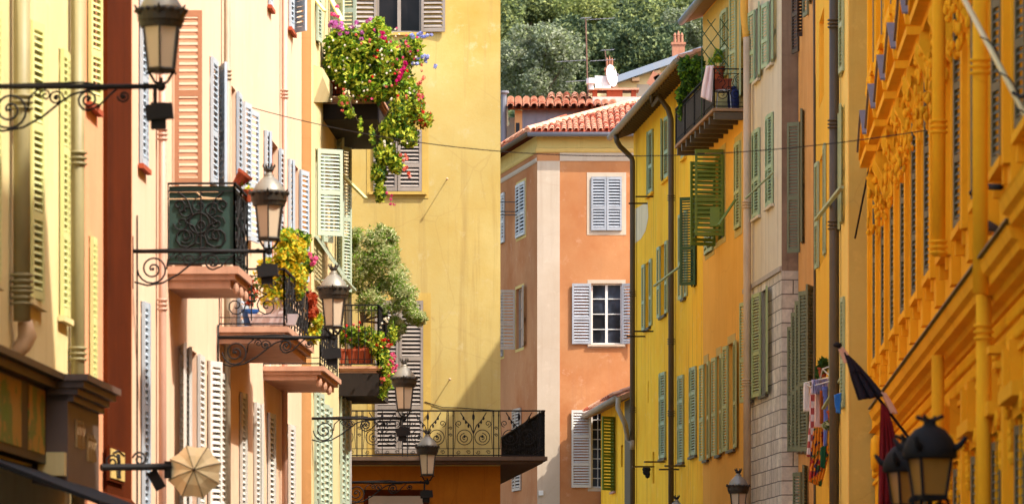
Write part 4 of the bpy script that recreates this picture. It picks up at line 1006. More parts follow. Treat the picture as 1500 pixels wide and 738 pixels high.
def R1X(Y): return 3.575+.043333*Y
R1 = Bld('palace', 'ornate deep orange palace with pediments, cornice and tall grey green shutters', 'building',
         [(R1X(35), 35), (R1X(78.95), 78.95), (R1X(78.95)+12, 78.95), (R1X(35)+12, 35)], 20, M['r1'])
fr = R1.F[0]
def uY(Y): return (Y-35)/(78.95-35)*fr.len
bays = [76.05-3.35*i for i in range(12)]
O1 = M['r1']
def curl(mb, fr, u, o, z, s, sg=1, r=.03):
    f = lambda a, zz: fr.p(u+a, o, zz); mb.tube(spiral(f, 0, z, s, s*.2, 0, sg*1.5, 12), r, 5)
DG = paint('dark_grey_green', (98, 94, 64), (76, 72, 48), .5)
def plain_win(Yc, z0, z1, hw=.42, lw=.38, mat=DG, lab=None):
    u = uY(Yc); R1.holes[0].append((u-hw, u+hw, z0, z1)); mb = MB()
    for (a, b_) in ((u-hw, u-hw+.06), (u+hw-.06, u+hw), (u-.04, u+.04)): mb.fbox(fr, a, b_, -.16, -.1, z0, z1)
    for k in range(1, 4): zq = z0+(z1-z0)*k/4; mb.fbox(fr, u-hw+.06, u+hw-.06, -.15, -.11, zq-.015, zq+.015)
    W = mb.build('window', mat, R1.root)
    g_ = MB(); g_.fbox(fr, u-hw, u+hw, -.215, -.17, z0, z1); g_.build('pane', M['glass'], W)
    leaf(fr, (u-hw, 1), R(172), lw, z0+.02, z1-.02, mat, W, .04, (0, .3, .62, 1), .09)
    leaf(fr, (u+hw, -1), R(168), lw, z0+.02, z1-.02, mat, W, .04, (0, .3, .62, 1), .09)
    return W, u
for i, Yc in enumerate(bays):
    # first floor window with pediment
    W, u = plain_win(Yc, 7.25, 10.25)
    mb = MB(); mb.fbox(fr, u-.85, u+.85, .002, .17, 7.1, 7.2); mb.fbox(fr, u-.75, u-.6, .002, .12, 6.9, 7.099); mb.fbox(fr, u+.6, u+.75, .002, .12, 6.9, 7.099); mb.build('sill', O1, W)
    rnd = random.Random(i)
    if i > 0:
        mb = MB(); P_ = [(u-1.25, 10.62), (u+1.25, 10.62), (u, 11.35)]
        mb.fbox(fr, u-1.25, u+1.25, .002, .50, 10.50, 10.62); mb.fbox(fr, u-1.15, u+1.15, .002, .34, 10.38, 10.499)
        for sg in (-1, 1):
            a, b_ = (u+sg*1.28, 10.64), (u, 11.22)
            mb.hexa([fr.p(a[0], .002, a[1]), fr.p(b_[0], .002, b_[1]), fr.p(b_[0], .52, b_[1]), fr.p(a[0], .52, a[1]), fr.p(a[0], .002, a[1]+.14), fr.p(b_[0], .002, b_[1]+.14), fr.p(b_[0], .52, b_[1]+.14), fr.p(a[0], .52, a[1]+.14)])
        mb.prism([fr.p(u-1.1, .002, 10.63), fr.p(u+1.1, .002, 10.63), fr.p(u, .002, 11.2)], (0, 0, 0), fr.p(0, .2, 0)-fr.p(0, 0, 0))
        ped = mb.build('pediment', O1, W)
        mb = MB()
        for sg in (-1, 1):
            a, b_ = (u+sg*1.30, 10.785), (u, 11.38)
            mb.hexa([fr.p(a[0], .002, a[1]), fr.p(b_[0], .002, b_[1]-.03), fr.p(b_[0], .56, b_[1]-.03), fr.p(a[0], .56, a[1]), fr.p(a[0], .002, a[1]+.03), fr.p(b_[0], .002, b_[1]), fr.p(b_[0], .56, b_[1]), fr.p(a[0], .56, a[1]+.03)])
        mb.build('slate_capping', M['slate'], W)
        mb = MB(); rnd = random.Random(i)
        for sg in (-1, 1):
            uu = u+sg*1.12
            prf = [(.0, 10.37), (.36, 10.37), (.38, 10.2), (.28, 10.0), (.2, 9.75), (.24, 9.6), (.1, 9.4), (0, 9.4)]; k = len(prf)
            mb.add([fr.p(uu-.13, o, z) for o, z in prf]+[fr.p(uu+.13, o, z) for o, z in prf], [list(range(k))[::-1], list(range(k, 2*k))]+[(q, (q+1) % k, k+(q+1) % k, k+q) for q in range(k)])
            for q in range(26):
                zz_ = 10.36-1.15*rnd.random(); mb.blob(fr.p(uu+rnd.uniform(-.22, .22), rnd.uniform(.08, .36), zz_), (rnd.uniform(.025, .05),)*2+(rnd.uniform(.04, .09),), 6, 4)
            for q in range(9): curl(mb, fr, uu+rnd.uniform(-.16, .16), rnd.uniform(.1, .38), 10.25-.12*q+rnd.uniform(-.05, .05), rnd.uniform(.06, .13), rnd.choice((-1, 1)), .018)
            mb.build('carved_bracket', O1, W, smooth=True); mb = MB()
        for q in range(14): mb.blob(fr.p(u+rnd.uniform(-.8, .8), rnd.uniform(.1, .24), 10.32+rnd.uniform(-.05, .05)), (.04, .04, .05), 6, 4)
        mb.build('leaf_garland', O1, W, smooth=True)
    mb = MB()
    for sg in (-1, 1): mb.fbox(fr, u+sg*1.06-.07, u+sg*1.06+.07, .002, .15, 7.22, 9.6); mb.fbox(fr, u+sg*1.2-.05, u+sg*1.2+.05, .002, .10, 7.22, 9.4)
    mb.fbox(fr, u-.56, u-.5, .0, .05, 7.22, 10.3); mb.fbox(fr, u+.5, u+.56, .0, .05, 7.22, 10.3)
    mb.build('frame_moulding', O1, W)
    # pilaster between bays
    up_ = u+1.675*fr.len/43.95; mb = MB()
    mb.fbox(fr, up_-.26, up_+.26, .002, .12, 6.6, 19.5); mb.fbox(fr, up_-.17, up_+.17, .121, .20, 7.0, 19.4); mb.build('pilaster', O1, R1.root)
    # upper floor
    W, u = plain_win(Yc, 12.6, 15.0)
    mb = MB(); mb.fbox(fr, u-1.1, u+1.1, .002, .25, 12.4, 12.55); mb.fbox(fr, u+.62, u+.78, .002, .12, 12.6, 15.2); mb.fbox(fr, u-.78, u-.62, .002, .12, 12.6, 15.2)
    for q in range(8): mb.blob(fr.p(u+rnd.uniform(-1, 1), .2, 12.3+rnd.uniform(-.15, .05)), (.08, .08, .12), 6, 4)
    mb.build('surround', O1, W)
    # lower floor
    if Yc < 72:
        W, u = plain_win(Yc, 1.2, 4.15)
        mb = MB(); mb.fbox(fr, u-.8, u-.55, .002, .10, .9, 4.3); mb.fbox(fr, u+.55, u+.8, .002, .10, .9, 4.3); mb.fbox(fr, u-.95, u+.95, .002, .3, 4.35, 4.5); mb.fbox(fr, u-.8, u+.8, .002, .16, 4.2, 4.349)
        for sg in (-1, 1):
            for q in range(6): mb.blob(fr.p(u+sg*.98+rnd.uniform(-.06, .06), .14, 4.25-.09*q), (.06, .07, .08), 6, 4)
            curl(mb, fr, u+sg*.98, .2, 4.3, .11, sg); curl(mb, fr, u+sg*.98, .16, 3.95, .09, -sg)
        mb.build('surround', O1, W)
        mb = MB(); mb.fbox(fr, up_-.22, up_+.22, .002, .14, 0, 5.1); mb.fbox(fr, up_-.14, up_+.14, .141, .2, 0, 5.0); mb.build('pilaster', O1, R1.root)
prof = [(.002, 5.15), (.08, 5.15), (.10, 5.25), (.22, 5.30), (.26, 5.42), (.40, 5.46), (.42, 5.62), (.50, 5.68), (.54, 5.86), (.56, 5.90), (.002, 5.98)]
prof = [(o*.8 if o > .01 else o, 5.55+(z-5.15)*.52) for o, z in prof]
mould(R1, fr, uY(40.35), uY(71.5), prof, O1)
mb = MB(); curl(mb, fr, uY(71.9), .3, 5.2, .34, 1, .09); curl(mb, fr, uY(71.9), .2, 4.6, .26, -1, .07); mb.build('volute', O1, R1.root, smooth=True)
mould(R1, fr, 0, uY(40.3), [(o+.10 if o > .01 else o, z+.22) for o, z in prof], O1)
mb = MB(); mb.fbox(fr, uY(40.4), fr.len, .0, .06, 5.985, 6.3); mb.fbox(fr, uY(40.4), fr.len, .061, .12, 5.985, 5.995) ; mb.build('string_course', O1, R1.root)
mb = MB(); mb.fbox(fr, uY(40.4), uY(71.5), .08, .46, 5.996, 6.015); mb.build('lead_flashing', M['pipe_dark'], R1.root)
mb = MB(); rnd = random.Random(5)   # frieze of scrolls under the cornice
for i in range(240):
    uu = uY(40.5)+(fr.len-uY(40.5)-.2)*i/240; curl(mb, fr, uu, .05, 5.30+.1*((i % 2)*2-1), .085, 1 if i % 2 else -1, .03)
    if i % 3 == 0: mb.blob(fr.p(uu, .05, 5.14), (.05, .04, .05), 5, 4)
mb.build('carved_frieze', O1, R1.root, smooth=True)
mb = MB(); mb.fbox(fr, 0, fr.len, .002, .05, 4.98, 5.04); mb.build('string_course', O1, R1.root)
for px, y0, y1, col in ((1375, -80, 375, (186, 362)), (1436, -80, 395, (98,))): 
    pipe(R1, 0, px, y0, y1 if px < 1400 else 430, .085, O1, col, .42)
for px, y0, col in ((1374, 520, (640,)), (1441, 432, (486,))): pipe(R1, 0, px, y0, 1000, .085, O1, col, .30)
mb = MB(); q0 = fr.p(fr.at(1490, .2), .2, 0)
for k, (w_, z_) in enumerate(((.22, 4.95), (.3, 5.05), (.36, 5.13))): mb.fbox(fr, fr.at(1490)-w_/2, fr.at(1490)+w_/2, .002, .2+k*.06, z_-.3+k*.08, z_-.22+k*.08)
mb.build('console', O1, R1.root)
mb = MB(); mb.tube([P(1423, 283, 46.5), P(1432, 276, 46.3), P(1445, 273, 46), P(1457, 274, 45.8), P(1466, 274, 45.6)], .035, 8); mb.build('cable_loop', M['iron'], R1.root, smooth=True)
mb = MB(); mb.tube([fr.p(uY(78.5), .4, 9.7), P(1300, 112, 72), P(1326, 30, 66), P(1340, -20, 63)], .02, 5); mb.build('cable', M['iron'], R1.root)
mb = MB(); mb.fbox(fr, 0, uY(43.2), -9, -.02, 20.001, 24.3); mb.build('roof_shade_block', O1, R1.root)  # unseen block added above the roof to shade the cream house opposite
R1.finish()
R0 = Bld('tall_block', 'taller orange block next to the ornate palace, casting shade across the street', 'building',
         [(R1X(14), 14), (R1X(34.95), 34.95), (R1X(34.95)+12, 34.95), (R1X(14)+12, 14)], 24.6, M['r1'])
for i in range(6):
    f0 = R0.F[0]; u = 2+i*3.6
    for z0 in (2, 7.2, 12, 17): R0.holes[0].append((u-.5, u+.5, z0, z0+2.3)); mb = MB(); mb.fbox(f0, u-.5, u+.5, -.2, -.15, z0, z0+2.3); mb.build('window', M['glass'], R0.root)
R0.finish()

# ================================================================ street lamps
def loc_mb(): return MB()
def lamp_parts(T, L, n=6):
    """lantern centred L metres from the wall plate, bracket bar at z=0; local axes"""
    def child(mb, name, mat, par, smooth=False):
        return mb.build(name, mat, par, smooth=smooth, loc=Vector((0, 0, 0)))
    mb = MB(); pf = lambda a, z: Vector((a, 0, z))
    mb.bar((0, 0, -.55), (0, 0, .22), .05, .03); mb.tube([(0, 0, 0), (L-.02, 0, 0)], .03, 8)
    mb.tube([(.02, 0, .012), (L*.55, 0, .045), (L*.62, 0, .03)], .012, 5)
    mb.tube(spiral(pf, .30, -.26, .23, .03, math.pi, 2.1, 34), .014, 5)
    mb.tube([pf(.03, -.45), pf(.22, -.5), pf(.45, -.46), pf(.68, -.33), pf(.88, -.17), pf(1.0, -.09), pf(1.18, -.04), pf(1.4, -.03)], .014, 5)
    mb.tube(spiral(pf, .82, -.13, .09, .015, 0, 1.6, 14), .012, 5); mb.tube(spiral(pf, .70, -.1, .07, .012, math.pi, -1.4, 12), .012, 5)
    mb.tube(spiral(pf, 1.18, -.15, .12, .03, -math.pi/2, -1.7, 20), .014, 5)
    mb.tube([pf(1.18, -.27), pf(1.3, -.22), pf(1.42, -.1), pf(1.5, -.03)], .013, 5)
    mb.tube(spiral(pf, 1.58, -.11, .07, .012, math.pi, 1.6, 14), .012, 5)
    mb.tube([pf(.5, -.26), pf(.52, -.12), pf(.62, -.03)], .012, 5)
    for (a, z) in ((.3, -.26), (1.18, -.15), (1.58, -.11), (.82, -.13)): mb.blob(pf(a, z), .025)
    mb.blob((L, 0, 0), .055, 8, 6); mb.blob((L-.16, 0, .01), .035, 8, 5)
    mb.tube([(L, 0, 0), (L, 0, .1)], .02, 6)
    for sg in (-1, 1): mb.tube([(L, 0, .03), (L+sg*.07, 0, .05), (L+sg*.11, 0, .12), (L+sg*.14, 0, .16), (L+sg*.17, 0, .14)], .018, 6)
    child(mb, 'bracket', M['iron'], T, True)
    B = MB(); B.bar((L-.07, 0, -.0), (L-.07, 0, -.22), .045, .04); B.bar((L-.03, -.03, -.33), (L-.03, .03, -.33), .17, .30, up=(0, 0, 1))
    B.bar((L-.17, 0, -.30), (L+.13, 0, -.27), .15, .17); o = child(B, 'control_box', M['iron'], T)
    lt = bpy.data.objects.new('lantern', None); COL.objects.link(lt); lt.parent = T
    tw = math.pi/6
    g_ = MB(); g_.lathe((L, 0, 0), [(.155, .2), (.212, .66)], n, tw); child(g_, 'glass', M['lamp_glass'], lt)
    fm = MB(); c = Vector((L, 0, 0))
    for j in range(n):
        t = tw+2*math.pi*j/n; d_ = Vector((math.cos(t), math.sin(t), 0)); fm.bar(c+d_*.163+Vector((0, 0, .18)), c+d_*.222+Vector((0, 0, .68)), .022)
    fm.lathe((L, 0, 0), [(.06, .145), (.17, .16), (.185, .185), (.165, .205), (.12, .206)], n, tw)
    child(fm, 'frame', M['lamp_metal'], lt)
    cr = MB(); cr.lathe((L, 0, 0), [(.20, .655), (.235, .66), (.245, .70), (.25, .715), (.262, .73), (.268, .80), (.275, .84), (.24, .86)], 24)
    for j in range(18):
        t = 2*math.pi*j/18; d_ = Vector((math.cos(t), math.sin(t), 0)); cr.blob(c+d_*.272+Vector((0, 0, .845)), (.034, .034, .028), 6, 4)
    for j in range(n):
        t = tw+2*math.pi*j/n; d_ = Vector((math.cos(t), math.sin(t), 0)); cr.tube([c+d_*.26+Vector((0, 0, .8)), c+d_*.29+Vector((0, 0, .84)), c+d_*.33+Vector((0, 0, .89))], .018, 5, rr=[.03, .02, .008])
    child(cr, 'crown_ring', M['lamp_metal'], lt)
    dm = MB(); dm.lathe((L, 0, 0), [(.25, .85), (.24, .89), (.19, .97), (.13, 1.04), (.085, 1.08), (.07, 1.10), (.08, 1.115), (.05, 1.13), (.045, 1.16)], 24); child(dm, 'dome', M['lamp_dome'], lt, True)
    fi = MB(); fi.lathe((L, 0, 0), [(.04, 1.15), (.06, 1.17), (.075, 1.19), (.06, 1.21), (.05, 1.22)], 12)
    for j in range(6):
        t = 2*math.pi*j/6; d_ = Vector((math.cos(t), math.sin(t), 0)); fi.tube([c+d_*.05+Vector((0, 0, 1.2)), c+d_*.085+Vector((0, 0, 1.25)), c+d_*.075+Vector((0, 0, 1.28))], .014, 4, rr=[.018, .016, .006])
    child(fi, 'finial', M['lamp_metal'], lt)
def lamp(px, ybar, Y, L, label, rot=0, src=None, group=None):
    c = P(px, ybar, Y); base = c-Vector((math.cos(rot)*L, math.sin(rot)*L, 0))
    T = thing('street_lamp', label, 'street lamp', base, group); T.rotation_euler = (0, 0, rot)
    return T
def copy_children(src, dst):
    for ch in src.children:
        c = ch.copy(); COL.objects.link(c); c.parent = dst; copy_children(ch, c)
G_ = 'wall lamps on scrolled brackets along the street'
L_ = 2.0
T0 = lamp(236, 127, 46, L_, 'largest wall lamp, in front of the peach louvred door shutter', 0, group=G_)
lamp_parts(T0, L_)
for (px, y, Y, lab) in ((394, 368, 60, 'wall lamp in front of the dark green netted balcony'),
                        (488.5, 494, 71, 'wall lamp beside the russet foliage, under the tilted shutter flap'),
                        (592, 612.5, 87, 'wall lamp hanging just above the long wrought iron balcony rail'),
                        (626, 706, 98, 'lowest wall lamp, in front of the brown wall under the iron balcony')):
    T = lamp(px, y, Y, L_, lab, 0, group=G_); copy_children(T0, T)
for (px, y, Y, Lr, lab) in ((1081.5, 762, 100, L_, 'small wall lamp in front of the stone block house'),
                            (991, 794, 110, L_, 'tiny lamp of which only the crown shows before the golden yellow wall')):
    T = lamp(px, y, Y, L_, lab, math.pi, group=G_); copy_children(T0, T)
# black lamps on the right: squarer lantern with horned cap
def black_lamp(px, ybar, Y, L, label, first=None):
    c = P(px, ybar, Y); T = thing('street_lamp', label, 'street lamp', c+Vector((L, 0, 0)), 'black horned lamps by the orange palace'); T.rotation_euler = (0, 0, math.pi)
    if first: copy_children(first, T); return T
    def child(mb, name, mat, par, smooth=False): return mb.build(name, mat, par, smooth=smooth, loc=Vector((0, 0, 0)))
    mb = MB(); pf = lambda a, z: Vector((a, 0, z)); mb.tube([(0, 0, 0), (L, 0, 0)], .03, 8); mb.bar((0, 0, -.5), (0, 0, .2), .05, .03); mb.tube([(0, 0, -.45), (.4, 0, -.3), (.9, 0, -.04)], .02, 6)
    mb.tube(spiral(pf, .4, -.17, .13, .02, 0, 1.6, 16), .014, 5); mb.tube([(L, 0, 0), (L, 0, .2)], .03, 6)
    for sg in (-1, 1): mb.tube(spiral(lambda a, z: Vector((a, 0, z)), L+sg*.13, .13, .07, .02, 0, sg*1.4, 12), .02, 5)
    child(mb, 'bracket', M['iron'], T)
    lt = bpy.data.objects.new('lantern', None); COL.objects.link(lt); lt.parent = T
    g_ = MB(); g_.lathe((L, 0, 0), [(.165, .2), (.225, .56)], 4, math.pi/4+.3); child(g_, 'glass', paint('amber_lamp_glass', (150, 110, 50), (120, 86, 40), .4, .3), lt)
    fm = MB(); c0 = Vector((L, 0, 0))
    for j in range(4):
        t = math.pi/4+.3+math.pi/2*j; d_ = Vector((math.cos(t), math.sin(t), 0)); fm.bar(c0+d_*.17+Vector((0, 0, .18)), c0+d_*.232+Vector((0, 0, .58)), .03)
    fm.lathe((L, 0, 0), [(.05, .14), (.18, .16), (.19, .2), (.15, .21)], 4, math.pi/4+.3); child(fm, 'frame', M['iron'], lt)
    cp = MB(); cp.lathe((L, 0, 0), [(.25, .555), (.27, .57), (.265, .66), (.22, .76), (.15, .84), (.07, .88), (.06, .91), (.07, .93), (.04, .95)], 20)
    for j in range(4):
        t = math.pi/4+.3+math.pi/2*j; d_ = Vector((math.cos(t), math.sin(t), 0)); cp.tube([c0+d_*.24+Vector((0, 0, .64)), c0+d_*.32+Vector((0, 0, .68)), c0+d_*.38+Vector((0, 0, .76))], .03, 5, rr=[.045, .035, .02])
        cp.tube([c0+d_*.04+Vector((0, 0, .93)), c0+d_*.1+Vector((0, 0, .955)), c0+d_*.14+Vector((0, 0, .97))], .02, 4)
    child(cp, 'cap', M['iron'], lt, True)
    return T
tb = black_lamp(1362, 755, 40, 1.22, 'large black lamp with horned cap in front of the ornate orange palace')
black_lamp(1337, 764, 46, 1.15, 'second black lamp half hidden behind the large horned one', tb)
# ================================================================ shop signs, lower left
f1 = L1.F[0]
T = thing('shop_sign', 'dark framed shop sign box with painted yellow panels of green trees', 'sign', f1.p(f1.at(0), 0, 4.05))
u0, u1 = f1.at(-40, .25), f1.at(74, .25)
mb = MB(); mb.fbox(f1, u0, u1, .0, .2, 4.0, 5.0); mb.build('box', paint('dark_brown_board', (30, 20, 12), (48, 33, 19), .5, .5), T)
mb = MB(); mb.fbox(f1, u0-.1, u1+.12, .0, .42, 5.0, 5.08); mb.fbox(f1, u0-.05, u1+.05, .0, .32, 4.9, 4.999); mb.build('cap', M['pipe_dark'], T)
def panel_mat():
    m, n, l, b = node_mat('painted_landscape')
    mp = mapping(n, l, (1, 1, 1), 4); n1 = noise(n, l, mp, 2.3, 4, .6); n2 = noise(n, l, mp, 5, 4, .7)
    col = mix(n, l, ramp(n, l, n1.outputs[0], .50, .56), rgb((150, 112, 30)), rgb((88, 104, 28)))
    col = mix(n, l, ramp(n, l, n2.outputs[0], .62, .68), col, rgb((180, 84, 50)))
    l.new(col, b.inputs["Base Color"]); b.inputs["Roughness"].default_value = .6; return m
pm = panel_mat()
for (pa, pb) in ((-30, 36), (47, 70)):
    mb = MB(); mb.fbox(f1, f1.at(pa, .25), f1.at(pb, .25), .201, .215, 4.1, 4.86); mb.build('painted_panel', pm, T)
mb = MB()
for x, z, r in ((8, 4.66, .2), (14, 4.36, .22), (24, 4.6, .13)): mb.fbox(f1, f1.at(x, .25)-r, f1.at(x, .25)+r, .2155, .222, z-.1, z+.1); 
mbt = MB()
for x, z, r in ((10, 4.62, .2), (13, 4.34, .24), (-10, 4.5, .25)):
    c = f1.at(x, .25); mbt.add([f1.p(c+math.cos(t)*r, .217, z+abs(math.sin(t))*r*.9) for t in [math.pi*k/10 for k in range(11)]], [list(range(11))])
mbt.build('painted_tree', paint('leaf_paint', (92, 118, 36), (70, 92, 28), .5), T, norm=False)
T = thing('shop_sign', 'grey box sign with a stepped top moulding and small tan letters', 'sign', f1.p(f1.at(72), 0, 3.8))
u0, u1 = f1.at(99, .43), f1.at(145, .43)
GB = paint('taupe_board', (92, 76, 68), (74, 62, 56), .4, .5)
mb = MB(); mb.fbox(f1, u0, u1, .0, .43, 3.78, 4.98); mb.build('box', GB, T)
mb = MB()
for k, (o_, z_) in enumerate(((.50, 4.76), (.56, 4.84), (.64, 4.92), (.70, 5.0))): mb.fbox(f1, u0-.06*k, u1+.03*k, .0, o_, z_, z_+.078)
mb.build('moulding', GB, T)
def letters(txt, size, mat, parent, fr, uu, o, z, name='lettering', ext=.01):
    cu = bpy.data.curves.new('t', 'FONT'); cu.body = txt; cu.size = size; cu.extrude = ext; cu.align_x = 'CENTER'
    to = bpy.data.objects.new('t', cu); COL.objects.link(to); dg = bpy.context.evaluated_depsgraph_get(); me = bpy.data.meshes.new_from_object(to.evaluated_get(dg))
    bpy.data.objects.remove(to); fl_ = fr.px(uu+.1, o) > fr.px(uu-.1, o); s = 1 if fl_ else -1
    loc = worldloc(parent)
    for v in me.vertices: v.co = fr.p(uu+s*v.co.x, o+v.co.z, z+v.co.y)-loc
    me.materials.clear(); me.materials.append(mat); ob = bpy.data.objects.new(name, me); COL.objects.link(ob); ob.parent = parent; return ob
uc = (u0+u1)/2
TAN = paint('tan_letters', (176, 146, 96), (150, 120, 76), .4, .5)
for k, (du, dz) in enumerate(((-.72, .18), (.22, .06))):
    mb = MB()
    for q in range(3):
        a = uc+du+q*.24; z_ = 4.22+dz
        mb.fbox(f1, a, a+.05, .432, .455, z_-.16, z_+.18); mb.tube([f1.p(a+.04, .445, z_+.14), f1.p(a+.15, .445, z_+.1), f1.p(a+.06, .445, z_), f1.p(a+.17, .445, z_-.14)], .024, 4)
    mb.build('lettering', TAN, T)
mb = MB(); mb.fbox(f1, u0-.02, u0-.2, .1, .42, 3.86, 4.14); mb.build('light_box', M['cream_yellow'], T)
T = thing('awning', 'black shop awning sloping out below the sign boxes', 'awning', f1.p(f1.at(-30), 0, 3.2))
BK = paint('black_canvas', (20, 19, 20), (32, 30, 30), .5, .9)
ua, ub = f1.at(-60), uY and f1.at(100, .1)
mb = MB(); mb.hexa([f1.p(ua, .02, 3.9), f1.p(ub, .02, 3.9), f1.p(ub, 1.5, 3.34), f1.p(ua, 1.5, 3.34), f1.p(ua, .02, 3.96), f1.p(ub, .02, 3.96), f1.p(ub, 1.52, 3.38), f1.p(ua, 1.52, 3.38)])
mb.fbox(f1, ua, ub, 1.5, 1.52, 2.9, 3.38); mb.build('canvas', BK, T)
mb = MB(); mb.bar(f1.p(ub, .05, 3.0), f1.p(ub, 1.5, 3.3), .04); mb.bar(f1.p(ua, .05, 3.0), f1.p(ua, 1.5, 3.3), .04); mb.build('frame', M['iron'], T)
T = thing('small_awning', 'rust brown scalloped awning at the foot of the red brown pilaster', 'awning', L1b.F[0].p(L1b.F[0].at(150), 0, 3))
fb_ = L1b.F[0]; ua, ub = fb_.at(150), fb_.len-.05
mb = MB(); za = 3.85
mb.hexa([fb_.p(ua-.4, .07, za), fb_.p(ub, .07, za), fb_.p(ub, .5, za-.5), fb_.p(ua-.4, .5, za-.5), fb_.p(ua-.4, .07, za+.05), fb_.p(ub, .07, za+.05), fb_.p(ub, .52, za-.46), fb_.p(ua-.4, .52, za-.46)]); mb.build('canvas', M['brown_wall'], T)
T = thing('wall_plaque', 'small cream plaque lettered VIA above CUR on the red brown pilaster', 'sign', fb_.p(fb_.at(160), 0, fb_.z(160, 700)))
ua, ub = fb_.at(149.5), fb_.at(172); zt, zb_ = fb_.z(160, 655), fb_.z(160, 706)
mb = MB(); mb.fbox(fb_, ua, ub, .062, .10, zb_, zt); mb.build('frame', M['brown_wall'], T)
mb = MB(); mb.fbox(fb_, ua+.08, ub-.08, .101, .115, zb_+.04, zt-.04); mb.build('plate', M['oh_cream'], T)
zm = (zt+zb_)/2; letters('VIA', .22, M['iron'], T, fb_, (ua+ub)/2, .12, zm+.0); letters('CUR', .2, M['iron'], T, fb_, (ua+ub)/2, .12, zb_+.06)
mb = MB(); mb.tube([fb_.p(ua+.2, .12, zt-.1), fb_.p((ua+ub)/2, .12, zm+.2), fb_.p(ub-.15, .12, zt-.08)], .012, 4); mb.build('emblem', M['iron'], T)
# parasol shop sign on an iron arm
T = thing('parasol_sign', 'open cream parasol with eight panels held on a black iron arm as shop sign', 'sign', P(150, 684, 53.5))
mb = MB(); a = P(148, 684, 53.5); b_ = P(250, 683, 54); mb.tube([a, b_], .045, 8); mb.bar(P(246, 675, 54), P(246, 700, 54), .09); mb.bar(P(222, 690, 54), P(236, 715, 54), .14); 
c = P(164, 676, 53.6); mb.tube(spiral(lambda x, z: c+Vector((x, 0, z)), 0, 0, .1, .02, 0, 1.5, 14), .014, 5); c = P(205, 672, 53.8); mb.tube(spiral(lambda x, z: c+Vector((x, 0, z)), 0, 0, .1, .02, 3, -1.5, 14), .014, 5)
mb.build('arm', M['iron'], T)
C0 = P(285, 690, 54); axd = Vector((.0, -.96, .12)).normalized(); e1 = Vector((1, 0, 0)); e1 = (e1-axd*e1.dot(axd)).normalized(); e2 = axd.cross(e1)
mb = MB(); tip = C0+axd*.13; n8 = 8
mb.v.append(tip); rim = []
for j in range(n8):
    t = 2*math.pi*j/n8+.32; rp = C0+e1*math.cos(t)*.37+e2*math.sin(t)*.37-axd*.03; mp_ = C0+e1*math.cos(t)*.21+e2*math.sin(t)*.21+axd*.09
    t2 = t+math.pi/n8; mm_ = C0+e1*math.cos(t2)*.185+e2*math.sin(t2)*.185+axd*.07; rm = C0+e1*math.cos(t2)*.325+e2*math.sin(t2)*.325-axd*.035
    mb.v += [mp_, rp, mm_, rm]
for j in range(n8):
    a = 1+j*4; b2 = 1+((j+1) % n8)*4
    mb.f += [[0, a, a+2], [0, a+2, b2], [a, a+1, a+3, a+2], [a+2, a+3, b2+1, b2]]; mb.mi += [0]*4
o = mb.build('canopy', paint('parasol_cloth', (236, 216, 166), (216, 192, 138), .4, .8), T); md = o.modifiers.new('s', 'SOLIDIFY'); md.thickness = .008
mb = MB()
for j in range(n8):
    t = 2*math.pi*j/n8+.32; mb.tube([tip+axd*.004, C0+e1*math.cos(t)*.21+e2*math.sin(t)*.21+axd*.094, C0+e1*math.cos(t)*.37+e2*math.sin(t)*.37-axd*.026], .006, 4)
mb.tube([tip+axd*.05, tip-axd*.4], .012, 6); mb.tube([tip-axd*.4, b_], .012, 5); mb.build('ribs', M['pipe_dark'], T)

# ================================================================ overhead cable, flag, poles
T = thing('overhead_cable', 'thin dark cable sagging across the whole street between the pink and orange houses', 'cable', P(365, 157, 75.5))
A_, B_ = P(362, 156, 75.8), P(1358, 191, 60); mb = MB()
mb.tube([A_+(B_-A_)*t-Vector((0, 0, 4*.62*t*(1-t))) for t in [i/30 for i in range(31)]], .008, 5); mb.build('cable', M['iron'], T)
mb = MB(); mb.tube([P(1280, 505, 78.5)+Vector((-.3, 0, 0)), P(1282, 505, 78.5)], .01, 4)
T = thing('flagpole', 'slanting white flagpole crossing the ornate facade with a black cord wound round it', 'flagpole', P(1512, 188, 41.6))
mb = MB(); mb.tube([P(1512, 188, 41.6), P(1400, -25, 44.5)], .032, 10); mb.build('pole', paint('white_pole', (226, 206, 150), (180, 160, 110), .4, .5), T, smooth=True)
mb = MB(); pa, pb = P(1512, 188, 41.6), P(1400, -25, 44.5)
mb.tube([pa+(pb-pa)*(i/14*.6)+Vector((math.cos(i*1.1)*.05, 0, math.sin(i*1.1)*.05)) for i in range(15)], .009, 4); mb.tube([P(1484, 136, 42.2), P(1496, 143, 42), P(1512, 135, 41.7)], .02, 5); mb.build('cord', M['iron'], T)
T = thing('furled_flag', 'furled flag in dark blue, white and red drooping from a slanting pole', 'flag', P(1312, 616, 60))
Yfl = 60.0
mb = MB(); mb.tube([P(1360, 678, Yfl), P(1228, 507, Yfl)], .022, 8); mb.blob(P(1227, 505, Yfl), (.07, .05, .04)); mb.build('pole', M['iron'], T)
